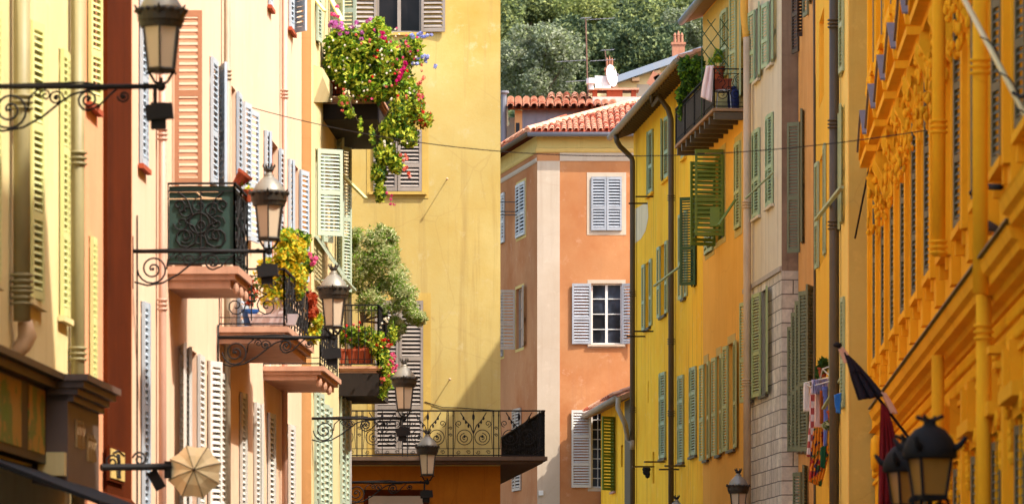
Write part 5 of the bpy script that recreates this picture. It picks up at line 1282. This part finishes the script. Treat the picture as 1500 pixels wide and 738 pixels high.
def cloth(pts_l, pts_r, Y, name, mat, parent, folds=5, amp=.06, nz=14, th=.02, nu=24, seed=0):
    """hanging cloth between two picture polylines, with folds in depth"""
    rnd = random.Random(seed); mb = MB(); ph = rnd.uniform(0, 6)
    def samp(pl, t):
        k = t*(len(pl)-1); i = min(int(k), len(pl)-2); f = k-i; return (pl[i][0]*(1-f)+pl[i+1][0]*f, pl[i][1]*(1-f)+pl[i+1][1]*f)
    for j in range(nz+1):
        l_ = samp(pts_l, j/nz); r_ = samp(pts_r, j/nz)
        for i in range(nu+1):
            s = i/nu; yy = Y+amp*math.sin(ph+s*folds*2*math.pi+j*.12)
            mb.v.append(P(l_[0]*(1-s)+r_[0]*s, l_[1]*(1-s)+r_[1]*s+rnd.uniform(-.3, .3), yy))
    for j in range(nz):
        for i in range(nu): a = j*(nu+1)+i; mb.f.append([a, a+1, a+nu+2, a+nu+1]); mb.mi.append(0)
    o = mb.build(name, mat, parent, smooth=True, norm=False); md = o.modifiers.new('s', 'SOLIDIFY'); md.thickness = th; return o
NV = paint('navy_cloth', (34, 30, 42), (24, 22, 30), .5, .9); RD = paint('red_cloth', (120, 16, 22), (70, 10, 14), .5, .9); WH = paint('white_cloth', (222, 176, 150), (190, 150, 130), .3, .9)
cloth([(1228, 512), (1236, 532)], [(1234, 508), (1248, 530)], Yfl-.05, 'white_stripe', WH, T, 2, .03)
cloth([(1240, 528), (1247, 556), (1257, 586)], [(1243, 520), (1272, 552), (1296, 580)], Yfl-.05, 'blue_stripe', NV, T, 3, .05)
cloth([(1236, 516), (1246, 545)], [(1246, 524), (1260, 545)], Yfl-.08, 'blue_fold', NV, T, 2, .03)
cloth([(1290, 574), (1304, 604)], [(1297, 576), (1314, 606)], Yfl-.07, 'white_fold', WH, T, 2, .03)
cloth([(1290, 590), (1288, 650), (1286, 745)], [(1302, 600), (1314, 660), (1316, 745)], Yfl-.03, 'red_stripe', RD, T, 4, .07)
# pigeon on the cornice end
T = thing('pigeon', 'dark pigeon perched where the orange cornice steps up', 'pigeon', P(1447, 338, 47.2))
c = P(1448, 331, 47.2); mb = MB(); pts = [c+Vector(v) for v in ((.16, 0, -.08), (.08, 0, -.03), (0, 0, .0), (-.06, 0, .035), (-.085, 0, .075), (-.10, 0, .095), (-.135, 0, .088))]
mb.tube(pts, .05, 10, rr=[.014, .045, .062, .05, .03, .03, .006]); mb.tube([c+Vector((-.0, .02, -.05)), c+Vector((-.0, .02, -.1))], .006, 4); mb.tube([c+Vector((.02, -.02, -.05)), c+Vector((.02, -.02, -.1))], .006, 4)
mb.build('body', paint('pigeon_grey', (52, 50, 56), (80, 78, 84), .6, .8), T, smooth=True)

# ================================================================ laundry
def hung(label, cat, name, l, r, Y, mat, **k):
    T = thing(name, label, cat, P(l[0][0], l[0][1], Y)); return cloth(l, r, Y, 'cloth', mat, T, **k)
def checker(name, a, b, sc):
    m, n, l, bb = node_mat(name); mp = mapping(n, l, (1, 1, 1)); c = n.new("ShaderNodeTexChecker"); c.inputs["Scale"].default_value = sc
    c.inputs["Color1"].default_value = rgb(a); c.inputs["Color2"].default_value = rgb(b); l.new(mp.outputs[0], c.inputs[0]); l.new(c.outputs[0], bb.inputs["Base Color"]); bb.inputs["Roughness"].default_value = .9; return m
def patch(name, base, cols, sc):
    m, n, l, bb = node_mat(name); mp = mapping(n, l, (1, 1, 1)); col = rgb(base)
    for i, c in enumerate(cols):
        mq = mapping(n, l, (1, 1, 1), i*5.3+1); t = noise(n, l, mq, sc, 2, .5); col = mix(n, l, ramp(n, l, t.outputs[0], .56, .58), col, rgb(c))
    l.new(col, bb.inputs["Base Color"]); bb.inputs["Roughness"].default_value = .9; return m
Yl = 86.5
hung('narrow white towel at the outer end of the drying laundry', 'laundry', 'towel', [(1178, 560), (1178, 602)], [(1186, 560), (1186, 602)], Yl+2, paint('towel_white', (236, 226, 214), (210, 200, 190), .3, .95), seed=1)
hung('long red and white checked cloth hanging in the laundry', 'laundry', 'tea_towel', [(1187, 568), (1186, 620), (1182, 668)], [(1196, 568), (1194, 620), (1190, 670)], Yl+1.4, checker('red_check', (196, 88, 78), (236, 214, 200), 7), seed=2)
hung('pale pink cloth between the checked cloth and the blue one', 'laundry', 'shirt', [(1195, 575), (1194, 628)], [(1204, 575), (1204, 628)], Yl+.9, paint('pale_pink_cloth', (232, 196, 176), (205, 170, 150), .4, .95), seed=3)
hung('crumpled lilac white garments bunched along the top of the drying rack', 'laundry', 'garment', [(1190, 556), (1190, 576)], [(1214, 554), (1212, 578)], Yl+.7, paint('lilac_cloth', (206, 196, 222), (170, 160, 200), .5, .95), seed=4, folds=9, amp=.12)
hung('long blue garment hanging below the bunched lilac ones', 'laundry', 'trousers', [(1206, 566), (1207, 610), (1207, 655)], [(1212, 566), (1213, 610), (1211, 652)], Yl+.2, paint('blue_cloth', (112, 130, 200), (84, 100, 170), .5, .95), seed=5)
hung('rust brown cloth between the pale pink and blue ones', 'laundry', 'scarf', [(1202, 572), (1202, 620)], [(1206, 572), (1206, 620)], Yl+.5, paint('rust_cloth', (180, 92, 40), (150, 70, 30), .4, .95), seed=8)
hung('big orange cloth with green, blue and red patches', 'laundry', 'patterned_cloth', [(1192, 625), (1187, 665), (1184, 705)], [(1210, 625), (1214, 662), (1202, 712)], Yl+.7, patch('orange_pattern', (232, 142, 24), [(40, 90, 40), (60, 50, 80), (170, 40, 30)], 5), seed=6, amp=.1)
hung('dark green cloth under the blue garment', 'laundry', 'towel', [(1203, 655), (1203, 684)], [(1210, 650), (1208, 686)], Yl+.2, paint('green_cloth', (34, 96, 58), (24, 60, 40), .5, .95), seed=7)
hung('bright blue shirt near the khaki wall corner', 'laundry', 'shirt', [(1223, 578), (1225, 604)], [(1232, 575), (1231, 605)], 79.8, paint('sky_cloth', (58, 130, 214), (40, 100, 170), .5, .95), seed=9)
T = thing('drying_rack', 'thin wire drying rack jutting from the yellow wall above the laundry', 'drying rack', P(1196, 560, 88))
mb = MB()
for (p1, p2) in (((1180, 560, 88.6), (1215, 552, 86)), ((1187, 566, 88), (1222, 556, 84)), ((1205, 540, 86), (1222, 556, 85)), ((1205, 540, 86), (1200, 560, 87.4)), ((1222, 534, 84.5), (1228, 570, 82)), ((1205, 540, 86), (1222, 534, 84.5)), ((1180, 560, 88.6), (1187, 566, 88))): mb.bar(P(*p1), P(*p2), .02)
mb.build('wire_frame', M['white_wood'], T)
# ================================================================ plants
def leaves(mb, blobs, n, size, rnd, cols=1, shell=.45, asp=.5, droop=0.0):
    """n leaf faces spread through ellipsoids [(cx,cy,cz,rx,ry,rz,weight)]"""
    tot = sum(b[6] for b in blobs)
    for _ in range(n):
        t = rnd.random()*tot
        for b in blobs:
            t -= b[6]
            if t <= 0: break
        while True:
            v = Vector((rnd.gauss(0, 1), rnd.gauss(0, 1), rnd.gauss(0, 1)))
            if v.length > .01: break
        v.normalize(); v *= (shell+(1-shell)*rnd.random()) if rnd.random() < .8 else rnd.random()
        v *= rnd.uniform(.82, 1.12)
        c = Vector((b[0]+v.x*b[3], b[1]+v.y*b[4], b[2]+v.z*b[5]))
        d = Vector((rnd.gauss(0, 1), rnd.gauss(0, 1), rnd.gauss(0, .8)-droop)).normalized(); q = d.cross(Vector((rnd.gauss(0, 1), rnd.gauss(0, 1), rnd.gauss(0, 1)))).normalized()
        s = size*rnd.uniform(.6, 1.35); mb.cur = rnd.randrange(cols)
        k = len(mb.v); nrm = d.cross(q)*s*.12
        mb.v += [c-d*s, c+q*s*asp+nrm, c+d*s, c-q*s*asp+nrm]; mb.f.append([k, k+1, k+2, k+3]); mb.mi.append(mb.cur)
def sub_blobs(c, r, k, rnd, f=.45):
    out = []
    for _ in range(k):
        v = Vector((rnd.gauss(0, 1), rnd.gauss(0, 1), rnd.gauss(0, 1))).normalized()*rnd.uniform(.35, .85)
        q = rnd.uniform(f*.7, f*1.3); out.append((c[0]+v.x*r[0], c[1]+v.y*r[1], c[2]+v.z*r[2], r[0]*q, r[1]*q, r[2]*q, q*q))
    return out
def blossoms(mb, pts, r, rnd, petals=7):
    for p in pts:
        for _ in range(petals):
            d = Vector((rnd.gauss(0, 1), rnd.gauss(0, 1), rnd.gauss(0, 1))).normalized(); q = d.cross(Vector((0, .3, 1))).normalized(); c = p+d*r*.5; s = r*.6; k = len(mb.v)
            e = d.cross(q); mb.v += [c-q*s, c+e*s, c+q*s, c-e*s]; mb.f.append([k, k+1, k+2, k+3]); mb.mi.append(0)
def twigs(mb, root, ends, r, rnd):
    for e in ends:
        m = (root+e)/2+Vector((rnd.uniform(-.1, .1),)*3); mb.tube([root, m, e], r, 5, rr=[r, r*.7, r*.3])
def plant(label, cat, blobs, n, size, mats, base, name='potted_plant', pot=None, flowers=(), seed=0, shell=.4, asp=.5, droop=0.0, stem=.012, pr=.14):
    rnd = random.Random(seed); T = thing(name, label, cat, base)
    mb = MB(); leaves(mb, blobs, n, size, rnd, len(mats), shell, asp, droop); mb.build('foliage', mats, T, norm=False)
    mb = MB(); twigs(mb, Vector(base)+Vector((0, 0, .1)), [Vector(b[:3]) for b in blobs[:14]], stem, rnd); mb.build('stems', M['bark'], T)
    if pot:
        mb = MB(); mb.lathe(base, [(pr*.7, 0), (pr, pr*1.7), (pr*1.12, pr*1.7), (pr*1.12, pr*2.05), (pr*.95, pr*2.05), (pr*.9, pr*1.8)], 14); mb.build('pot', pot, T)
    for mat, pts, r in flowers:
        mb = MB(); blossoms(mb, pts, r, rnd); mb.build('flowers', mat, T, norm=False)
    return T
def pxb(px, py, Y, rx, ry, wt=1.0, d=.5):   # ellipsoid from picture radii
    p = P(px, py, Y); k = Y/F; return (p.x, p.y, p.z, rx*k, d, ry*k, wt)
def scat(n, x0, x1, y0, y1, Y, rnd, dy=.3): return [P(rnd.uniform(x0, x1), rnd.uniform(y0, y1), Y+rnd.uniform(-dy, dy)) for _ in range(n)]
rf = random.Random(11)
LG, LY, LD = M['leaf'], M['leaf_y'], M['leaf_d']
Yb = 89.3
# --- flower balcony
plant('bushy mixed flower mass covering the front of the upper balcony', 'plant',
      [pxb(505, 64, Yb, 30, 24, 1.4), pxb(545, 74, Yb, 36, 34, 1.9), pxb(518, 105, Yb, 34, 30, 1.5), pxb(572, 98, Yb, 30, 38, 1.6), pxb(552, 128, Yb, 38, 24, 1.5), pxb(602, 72, Yb, 18, 18, .6), pxb(495, 88, Yb, 20, 24, .8), pxb(592, 130, Yb, 20, 28, 1.0)],
      13000, .068, [LY, LG, LY, LD, LG], P(520, 142, 90.2), 'flowering_shrub', M['terracotta'],
      [(M['f_white'], scat(80, 480, 612, 40, 150, Yb-.5, rf, .45), .035), (M['f_salmon_f'], scat(30, 500, 620, 50, 150, Yb-.5, rf, .45), .045), (M['f_red'], scat(12, 490, 600, 55, 150, Yb-.5, rf, .4), .045),
       (M['f_lilac'], scat(14, 480, 560, 28, 60, Yb-.3, rf), .07), (M['f_pink'], scat(24, 540, 620, 40, 150, Yb-.5, rf, .4), .042)], seed=1)
plant('lime green bush rising above the flower balcony before the dark window', 'plant', [pxb(540, 42, Yb, 14, 10), pxb(556, 34, Yb, 9, 9), pxb(562, 46, Yb, 12, 10)], 900, .05, [M['leaf_y'], LG], P(548, 60, Yb), 'green_bush', seed=2)
plant('magenta trailing blossoms at the outer corner of the upper balcony', 'plant', [pxb(590, 108, Yb-.3, 8, 22, 1, .2), pxb(558, 55, Yb-.3, 8, 10, .6, .2)], 300, .05, [LG], P(590, 140, Yb-.3), 'trailing_flower',
      flowers=[(M['f_magenta'], [P(594-i*1.1+rf.uniform(-2, 2), 92+i*2.4, Yb-.55) for i in range(12)]+scat(5, 553, 564, 48, 60, Yb-.6, rf), .07)], seed=3)
plant('pale blue plumbago sprays reaching out past the flower mass of the upper balcony', 'plant', [pxb(606, 62, Yb, 14, 12, 1, .3), pxb(612, 88, Yb, 12, 8, .8, .3), pxb(600, 85, Yb, 14, 16, 1, .3)], 500, .05, [LY, LG], P(590, 130, Yb), 'trailing_flower',
      flowers=[(M['f_blue'], scat(10, 612, 632, 46, 54, Yb-.3, rf)+scat(8, 618, 632, 82, 92, Yb-.3, rf)+scat(6, 604, 618, 84, 94, Yb-.3, rf)+scat(4, 596, 610, 50, 60, Yb-.3, rf)+scat(2, 635, 639, 95, 99, Yb-.3, rf), .06)], seed=4)
plant('dark green leafy cascade hanging from the upper balcony down past the weathered shutters', 'plant',
      [pxb(590, 165, Yb-.2, 22, 26, 1.3), pxb(575, 190, Yb-.2, 20, 22, 1.1), pxb(598, 200, Yb-.2, 16, 18, .8), pxb(565, 225, Yb-.2, 18, 20, 1.0), pxb(580, 240, Yb-.2, 12, 16, .5), pxb(555, 255, Yb-.2, 12, 18, .6), pxb(557, 282, Yb-.2, 9, 14, .35), pxb(612, 155, Yb-.2, 10, 18, .5), pxb(545, 200, Yb-.2, 5, 14, .12)],
      7500, .055, [LG, LY, LY, LD], P(585, 145, Yb-.2), 'trailing_vine', flowers=[(M['f_salmon_f'], scat(9, 586, 600, 225, 262, Yb-.7, rf), .06), (M['f_pink'], scat(5, 565, 585, 280, 305, Yb-.6, rf), .05), (M['f_white'], scat(8, 560, 600, 205, 215, Yb-.7, rf), .04)], seed=5, droop=.6)
plant('coral geranium and ivy tuft at the outer corner under the upper balcony', 'plant', [pxb(622, 176, Yb-.1, 13, 12, 1), pxb(615, 150, Yb-.1, 8, 26, .7)], 900, .05, [LG, M['leaf_red'], LY], P(616, 195, Yb-.1), 'hanging_geranium',
      flowers=[(M['f_salmon_f'], scat(8, 612, 622, 100, 155, Yb-.5, rf), .06), (M['f_red'], scat(7, 606, 622, 150, 200, Yb-.5, rf), .055)], seed=6)
plant('thin flowering tendrils dangling below the balcony fascia', 'plant', [pxb(505, 148, Yb-.3, 10, 12, 1, .2), pxb(512, 165, Yb-.3, 9, 9, .5, .2), pxb(528, 185, Yb-.3, 5, 16, .3, .2)], 380, .045, [LY, LG], P(508, 142, Yb-.6), 'trailing_vine',
      flowers=[(M['f_salmon_f'], scat(4, 500, 510, 150, 166, Yb-.6, rf), .05)], seed=7)
for i, (px, lab) in enumerate(((484, 'terracotta pot with red geranium at the wall end of the upper balcony'), (496, 'terracotta pot with red geranium, second from the wall on the upper balcony'), (540, 'large terracotta pot under the flower mass, outermost on the upper balcony'))):
    b0 = P(px, 141, 90.2 if i < 2 else 90.3)
    plant(lab, 'plant', [(b0.x, b0.y, b0.z+.55, .18, .18, .25, 1)], 420, .05, [LD, LG], b0, 'potted_geranium', M['terracotta'], [(M['f_red'], [b0+Vector((rf.uniform(-.16, .16), rf.uniform(-.2, 0), rf.uniform(.45, .8))) for _ in range(7)], .06)], seed=20+i, pr=.15 if i < 2 else .2)
plant('small plant hanging by the cream wall above the flower balcony', 'plant', [pxb(484, 68, 89.3, 10, 14, 1, .3), pxb(480, 95, 89.3, 7, 12, .5, .3)], 700, .05, [LG, LD, LY], P(484, 82, 89.3), 'hanging_plant', flowers=[(M['f_lilac'], scat(8, 484, 500, 30, 46, 89.1, rf), .09), (M['f_pink'], scat(4, 486, 500, 8, 24, 89.1, rf), .07)], seed=9)
# --- olive tree on the small balcony
Yo = 95.4
def tree_small():
    rnd = random.Random(30); T = thing('olive_tree', 'potted olive tree with silvery loose crown on the small railed balcony', 'tree', P(528, 533, Yo))
    bl = [pxb(548, 370, Yo, 38, 34, 1.5, .6), pxb(530, 400, Yo, 30, 34, 1.2, .6), pxb(575, 400, Yo, 26, 36, 1.2, .5), pxb(548, 440, Yo, 40, 26, 1.3, .6), pxb(590, 440, Yo, 26, 24, .7, .4), pxb(608, 465, Yo, 20, 12, .35, .3), pxb(520, 355, Yo, 16, 20, .5, .4), pxb(560, 345, Yo, 22, 18, .5, .4), pxb(580, 475, Yo, 14, 22, .35, .3)]
    b2 = []
    for b in bl: b2 += sub_blobs(b[:3], b[3:6], 10, rnd, .5)
    mb = MB(); leaves(mb, b2, 24000, .06, rnd, 3, .1, .24); mb.build('crown', [M['leaf_olive'], LG, M['leaf_olive']], T, norm=False)
    mb = MB(); r0 = P(529, 528, Yo); k0 = P(530, 470, Yo); mb.tube([r0, P(528, 500, Yo), k0], .05, 8, rr=[.06, .05, .045])
    for b in bl[:8]: mb.tube([k0, (k0+Vector(b[:3]))/2+Vector((0, .05, -.1)), Vector(b[:3])], .02, 6, rr=[.035, .022, .008])
    mb.build('trunk', M['bark'], T)
    mb = MB(); mb.lathe(P(528, 533, Yo), [(.16, 0), (.2, .4), (.22, .4), (.22, .46), (.18, .46)], 14); mb.build('pot', M['terracotta'], T)
tree_small()
for i, (px, lab, fl) in enumerate(((499, 'terracotta pot of geraniums nearest the house wall on the olive tree balcony', M['f_red']), (518, 'middle terracotta pot of geraniums behind the plain railing', M['f_salmon_f']), (530, 'terracotta pot of geraniums beside the olive trunk', M['f_red']), (539, 'outermost terracotta pot at the railing corner of the olive tree balcony', M['f_salmon_f']))):
    b0 = P(px, 532, 94.3); plant(lab, 'plant', [(b0.x, b0.y, b0.z+.62, .2, .2, .26, 1)], 520, .05, [LG, LY, LD], b0, 'potted_geranium', M['terracotta'], [(fl, [b0+Vector((rf.uniform(-.2, .2), rf.uniform(-.25, 0), rf.uniform(.5, .95))) for _ in range(4)], .05)], seed=40+i, pr=.16)
plant('lime green flowering cascade spilling over the outer edge of the olive tree balcony', 'plant', [pxb(553, 505, 94.0, 14, 22, 1.2, .3), pxb(564, 530, 94.0, 14, 20, 1.1, .3), pxb(568, 555, 94.0, 10, 18, .7, .3), pxb(560, 575, 94.0, 8, 10, .4, .25), pxb(575, 490, 94.0, 8, 18, .3, .25)], 2600, .05, [LY, LG, LY, LD], P(555, 532, 94.0), 'trailing_vine',
      flowers=[(M['f_pink'], scat(16, 572, 582, 515, 550, 93.6, rf), .05), (M['f_red'], scat(9, 545, 574, 495, 512, 93.6, rf), .05), (M['f_salmon_f'], scat(10, 555, 580, 500, 560, 93.6, rf), .05), (M['f_white'], scat(8, 555, 572, 465, 480, 93.6, rf), .04)], seed=50, droop=.5)
# --- balcony 2 shrubs
Y2_ = 73.5
plant('golden leaved shrub on the second stone balcony behind the second wall lamp', 'plant',
      [pxb(395, 400, Y2_, 22, 26, 1.2, .4), pxb(420, 380, Y2_, 22, 30, 1.3, .4), pxb(432, 410, Y2_, 20, 30, 1.1, .4), pxb(405, 435, Y2_, 26, 22, 1.0, .4), pxb(418, 350, Y2_, 18, 14, .6, .3), pxb(440, 370, Y2_, 10, 20, .4, .3)],
      5200, .05, [M['leaf_gold'], M['leaf_y'], M['leaf_gold'], M['leaf_gold'], LG], P(405, 474, Y2_), 'golden_shrub', paint('white_pot', (206, 196, 196), (170, 150, 160), .5, .5), seed=60, pr=.22)
plant('green and pink flowering climber at the outer end of the second balcony', 'plant', [pxb(440, 352, Y2_+1.5, 16, 14, 1, .4), pxb(452, 385, Y2_+1.5, 10, 16, .7, .3), pxb(425, 345, Y2_+1.5, 16, 12, .8, .3)], 1200, .06, [LG, LY, LD], P(445, 474, Y2_+1.5), 'flowering_shrub',
      flowers=[(M['f_pink'], scat(7, 448, 465, 372, 388, Y2_+1.2, rf), .07), (M['f_salmon_f'], scat(6, 420, 440, 340, 355, Y2_+1.2, rf), .06)], seed=61)
plant('russet leaved plant between the second balcony rail and the third wall lamp', 'plant', [pxb(455, 440, 76, 10, 14, 1, .3), pxb(459, 460, 76, 8, 10, .8, .3)], 900, .055, [M['leaf_red'], M['leaf_red'], M['terracotta']], P(456, 480, 76), 'russet_plant', seed=62)
plant('pale yellow bushy plant low at the outer corner of the second balcony', 'plant', [pxb(455, 490, 76, 14, 14, 1, .3), pxb(465, 470, 76, 8, 12, .6, .3)], 900, .05, [M['leaf_y'], LG, M['leaf_gold']], P(458, 520, 76), 'small_shrub', seed=63)
b0 = P(366, 477, 72.2); plant('dark terracotta pot in a blue tub on the second balcony', 'plant', [(b0.x, b0.y, b0.z+.6, .16, .16, .3, 1)], 260, .05, [LD, M['leaf_red']], b0, 'potted_plant', paint('blue_tub', (20, 70, 130), (16, 50, 90), .4, .5), seed=64, pr=.14)
T = thing('flower_trough', 'white ornamented trough on the second balcony', 'planter', P(402, 477, 72))
mb = MB(); c = P(402, 474, 72); mb.hexa([c+Vector((-.4, -.12, -.03)), c+Vector((.36, -.12, -.03)), c+Vector((.36, .12, -.03)), c+Vector((-.4, .12, -.03)), c+Vector((-.46, -.16, .16)), c+Vector((.42, -.16, .16)), c+Vector((.42, .16, .16)), c+Vector((-.46, .16, .16))]); mb.build('trough', MATS['white_pot'], T)
# tilted pot at the corner of balcony 1
T = thing('flower_pot', 'tilted terracotta pot hooked on the corner of the green netted railing', 'flower pot', P(350, 268, 65))
mb = MB(); mb.lathe((0, 0, 0), [(.07, 0), (.12, .2), (.14, .2), (.14, .25), (.11, .25)], 14); mt = Matrix.Translation(P(346, 272, 65))@Matrix.Rotation(R(38), 4, 'Y'); mb.v = [mt@v for v in mb.v]; mb.build('pot', M['terracotta'], T)
rnd = random.Random(3); mb = MB(); c = P(356, 262, 65); leaves(mb, [(c.x, c.y, c.z, .1, .1, .12, 1)], 90, .05, rnd, 2); mb.build('foliage', [LG, M['f_pink']], T, norm=False)
T = thing('flower_pot', 'small reddish pot hooked below the tilted one on the same railing', 'flower pot', P(364, 290, 65.8))
mb = MB(); mb.lathe(P(363, 296, 66), [(.06, 0), (.1, .16), (.11, .16), (.11, .2), (.08, .2)], 12); mb.build('pot', M['terracotta'], T)
mb = MB(); c = P(362, 282, 66); leaves(mb, [(c.x, c.y, c.z, .09, .09, .1, 1)], 80, .045, rnd, 1); mb.build('foliage', [LY], T, norm=False)
# --- plants and things on the amber house balcony
plant('dark leafy climber covering the far end of the amber house balcony', 'plant', [pxb(1005, 100, 116.2, 12, 18, 1, .4), pxb(1012, 120, 116.2, 14, 20, 1.1, .4), pxb(1000, 140, 116.4, 10, 16, .7, .3), pxb(1022, 95, 115.5, 10, 14, .6, .3), pxb(1003, 165, 116.6, 12, 14, .35, .25), pxb(1030, 112, 114.6, 8, 14, .4, .3)], 3200, .08, [LD, LD, LG], P(1008, 150, 116.2), 'climbing_plant', seed=70)
plant('yellow green feathery plant behind the trellis', 'plant', [pxb(1052, 82, 113, 8, 11, 1, .2), pxb(1043, 92, 113, 6, 8, .4, .2)], 160, .07, [LY, LG], P(1052, 118, 113), 'potted_plant', M['terracotta'], seed=71, pr=.18)
T = thing('bath_towel', 'pinkish white towel draped over the near corner of the iron balcony', 'towel', P(1036, 98, 109.9)); cloth([(1034, 97), (1029, 125), (1027, 143)], [(1045, 96), (1044, 125), (1043, 150)], 109.72, 'cloth', paint('blush_towel', (232, 208, 204), (214, 160, 160), .5, .95), T, 2, .03, seed=21)
T = thing('plant_table', 'small white garden table on the amber house balcony', 'table', P(1060, 152, 110.4)); c = P(1060, 135, 110.6)
mb = MB(); mb.lathe((c.x, c.y, c.z), [(.25, 0), (.26, .03), (.24, .04)], 14)
for k in (-1, 1):
    for j in (-1, 1): mb.bar(c+Vector((k*.16, j*.14, 0)), Vector((c.x+k*.2, c.y+j*.16, zb)), .025)
mb.build('table', M['white_wood'], T)
T = thing('planter', 'terracotta box planter standing on the white balcony table', 'planter', c+Vector((0, 0, .04))); mb = MB(); mb.box(c.x-.27, c.x+.2, c.y-.14, c.y+.14, c.z+.042, c.z+.3); mb.box(c.x-.3, c.x+.23, c.y-.16, c.y+.16, c.z+.3, c.z+.34); mb.build('box', M['terracotta'], T)
T = thing('water_can', 'blue plastic container at the wall end of the amber house balcony', 'container', P(1075, 150, 110.4)); c = P(1075, 150, 110.6); mb = MB(); mb.lathe((c.x, c.y, zb+.001), [(.15, 0), (.18, .3), (.17, .55), (.08, .65), (.08, .7)], 12); mb.build('body', paint('navy_plastic', (30, 40, 90), (24, 30, 60), .4, .5), T)
# small greenery on the yellow street house
plant('small green fern like plants in the window box under the laundry house shutters', 'plant', [pxb(1224, 612, 82.3, 9, 8, 1, .3), pxb(1213, 622, 84.5, 7, 7, .6, .2)], 500, .06, [LD, M['leaf_olive']], P(1222, 622, 82.3), 'window_plant', M['terracotta'], seed=80)
plant('blue green spiky plant at the lower window beside the laundry', 'plant', [pxb(1206, 535, 87.2, 6, 12, 1, .2), pxb(1201, 545, 88.4, 5, 10, .6, .2)], 420, .08, [M['leaf_d']], P(1205, 552, 87.2), 'window_plant', M['terracotta'], seed=81, pr=.1)

# ================================================================ trees on the hill
def hill_tree(key, mats, n, size, H, Wd, seed):
    rnd = random.Random(seed); T = bpy.data.objects.new('tree', None); COL.objects.link(T)
    bl = []
    for _ in range(22):
        a = rnd.uniform(0, 6.28); r = rnd.uniform(.1, .8)*Wd; z = H*rnd.uniform(.34, .9); q = rnd.uniform(.24, .42)*Wd*(1.15-.5*abs(z/H-.6))
        r *= math.sqrt(max(.15, 1-((z/H-.58)/.48)**2)); bl.append((math.cos(a)*r, math.sin(a)*r, z, q, q, q*.8, q*q))
    mb = MB(); leaves(mb, bl, n, size, rnd, len(mats), .72, .55); mb.build('crown', mats, T, norm=False, loc=Vector((0, 0, 0)))
    mb = MB(); mb.tube([(0, 0, -1), (.1, 0, H*.3), (0, .1, H*.55)], .3, 8, rr=[.35, .26, .14])
    for b in bl[:10]: mb.tube([Vector((0, 0, H*.3)), Vector((b[0]*.5, b[1]*.5, b[2]*.7)), Vector(b[:3])], .08, 5, rr=[.12, .08, .03])
    mb.build('trunk', M['bark'], T, loc=Vector((0, 0, 0))); return T
ta, tb_, tc, td = M['leaf_tree'], M['leaf_tree_b'], M['leaf_tree_c'], M['leaf_tree_d']
proto = {'dark': hill_tree('dark', [tb_, ta, tb_], 13000, .17, 9, 3.6, 1), 'mid': hill_tree('mid', [ta, tb_, ta, tc], 13000, .17, 8.5, 3.8, 2), 'bright': hill_tree('bright', [tc, ta, tc], 12000, .17, 8, 3.6, 3), 'grey': hill_tree('grey', [td, td, ta], 15000, .13, 8, 3.4, 4)}
used = set()
spots = [  # px of the crown, py of the crown centre, distance, kind, scale, label
 (782, 96, 262, 'grey', .95, 'rounded grey green tree just above the tiled roofs'),
 (740, 110, 275, 'grey', .8, 'grey green tree showing just past the yellow wall edge'),
 (752, 18, 330, 'mid', 1.0, 'green tree at the upper corner beside the yellow house'),
 (800, 14, 345, 'bright', .9, 'bright green sunlit tree above the rounded grey green one'),
 (848, 30, 330, 'bright', .85, 'bright leafy tree behind the tall aerial mast'),
 (862, 96, 300, 'dark', 1.0, 'dark tree behind the satellite dish'),
 (828, 125, 290, 'dark', .8, 'low dark tree just above the roof ridge tiles'),
 (905, 35, 335, 'dark', 1.0, 'tall dark evergreen between the aerial and the old brick chimney'),
 (900, 92, 310, 'mid', .9, 'dark green tree behind the chimney pots'),
 (945, 55, 320, 'mid', 1.0, 'full green tree above the blue grey roof edge'),
 (975, 18, 345, 'bright', .9, 'light green tree near the top of the hill'),
 (1000, 62, 300, 'grey', .9, 'silvery tree behind the old brick chimney'),
 (1030, 30, 320, 'mid', 1.0, 'green tree at the edge of the amber house'),
 (935, 0, 360, 'dark', 1.1, 'dark treetop in the middle of the skyline'),
 (872, -20, 385, 'mid', 1.1, 'high green treetop farther up the slope'),
 (775, -30, 400, 'dark', 1.2, 'dark treetop high above the grey green tree'),
 (955, 100, 285, 'dark', .9, 'dark tree half hidden by the pale gable house'),
 (1010, -15, 380, 'dark', 1.1, 'dark treetop high beside the roof gutter of the amber house'),
 (820, 60, 380, 'dark', 1.3, 'dark tree filling the gap between the mast and the grey green tree'),
 (700, 40, 320, 'mid', 1.0, 'tree hidden for the most part by the yellow house'),
]
for i, (px, py, Y, kind, s, lab) in enumerate(spots):
    src = proto[kind]; c = P(px, py, Y); Hc = 8.5*.6*s
    if kind in used:
        T = src.copy(); COL.objects.link(T); copy_children(src, T)
    else: T = src; used.add(kind)
    T.location = (c.x, c.y, c.z-Hc); T.scale = (s, s, s); T.rotation_euler = (0, 0, i*1.7); tag(T, lab, 'tree', 'trees on the hillside')
    T.name = 'hillside_tree'
# undergrowth between the trees
mb = MB(); rnd = random.Random(77)
for _ in range(34000):
    y = rnd.uniform(200, 430); x = rnd.uniform(-.02, .08)*y+rnd.uniform(-4, 4); z = hill_z(x, y)+rnd.random()**2*3.2*(.6+.6*math.sin(x*.5)*math.sin(y*.21))
    d = Vector((rnd.gauss(0, 1), rnd.gauss(0, 1), rnd.gauss(0, 1))).normalized(); q = d.cross(Vector((rnd.gauss(0, 1), rnd.gauss(0, 1), 1))).normalized(); s = rnd.uniform(.16, .34); c = Vector((x, y, z)); k = len(mb.v)
    mb.v += [c-d*s, c+q*s*.6, c+d*s, c-q*s*.6]; mb.f.append([k, k+1, k+2, k+3]); mb.mi.append(rnd.randrange(2))
tag(mb.build('undergrowth', [ta, tb_], norm=False), 'dense scrub covering the slope under the hillside trees', 'undergrowth', kind='stuff')
bpy.context.view_layer.update()
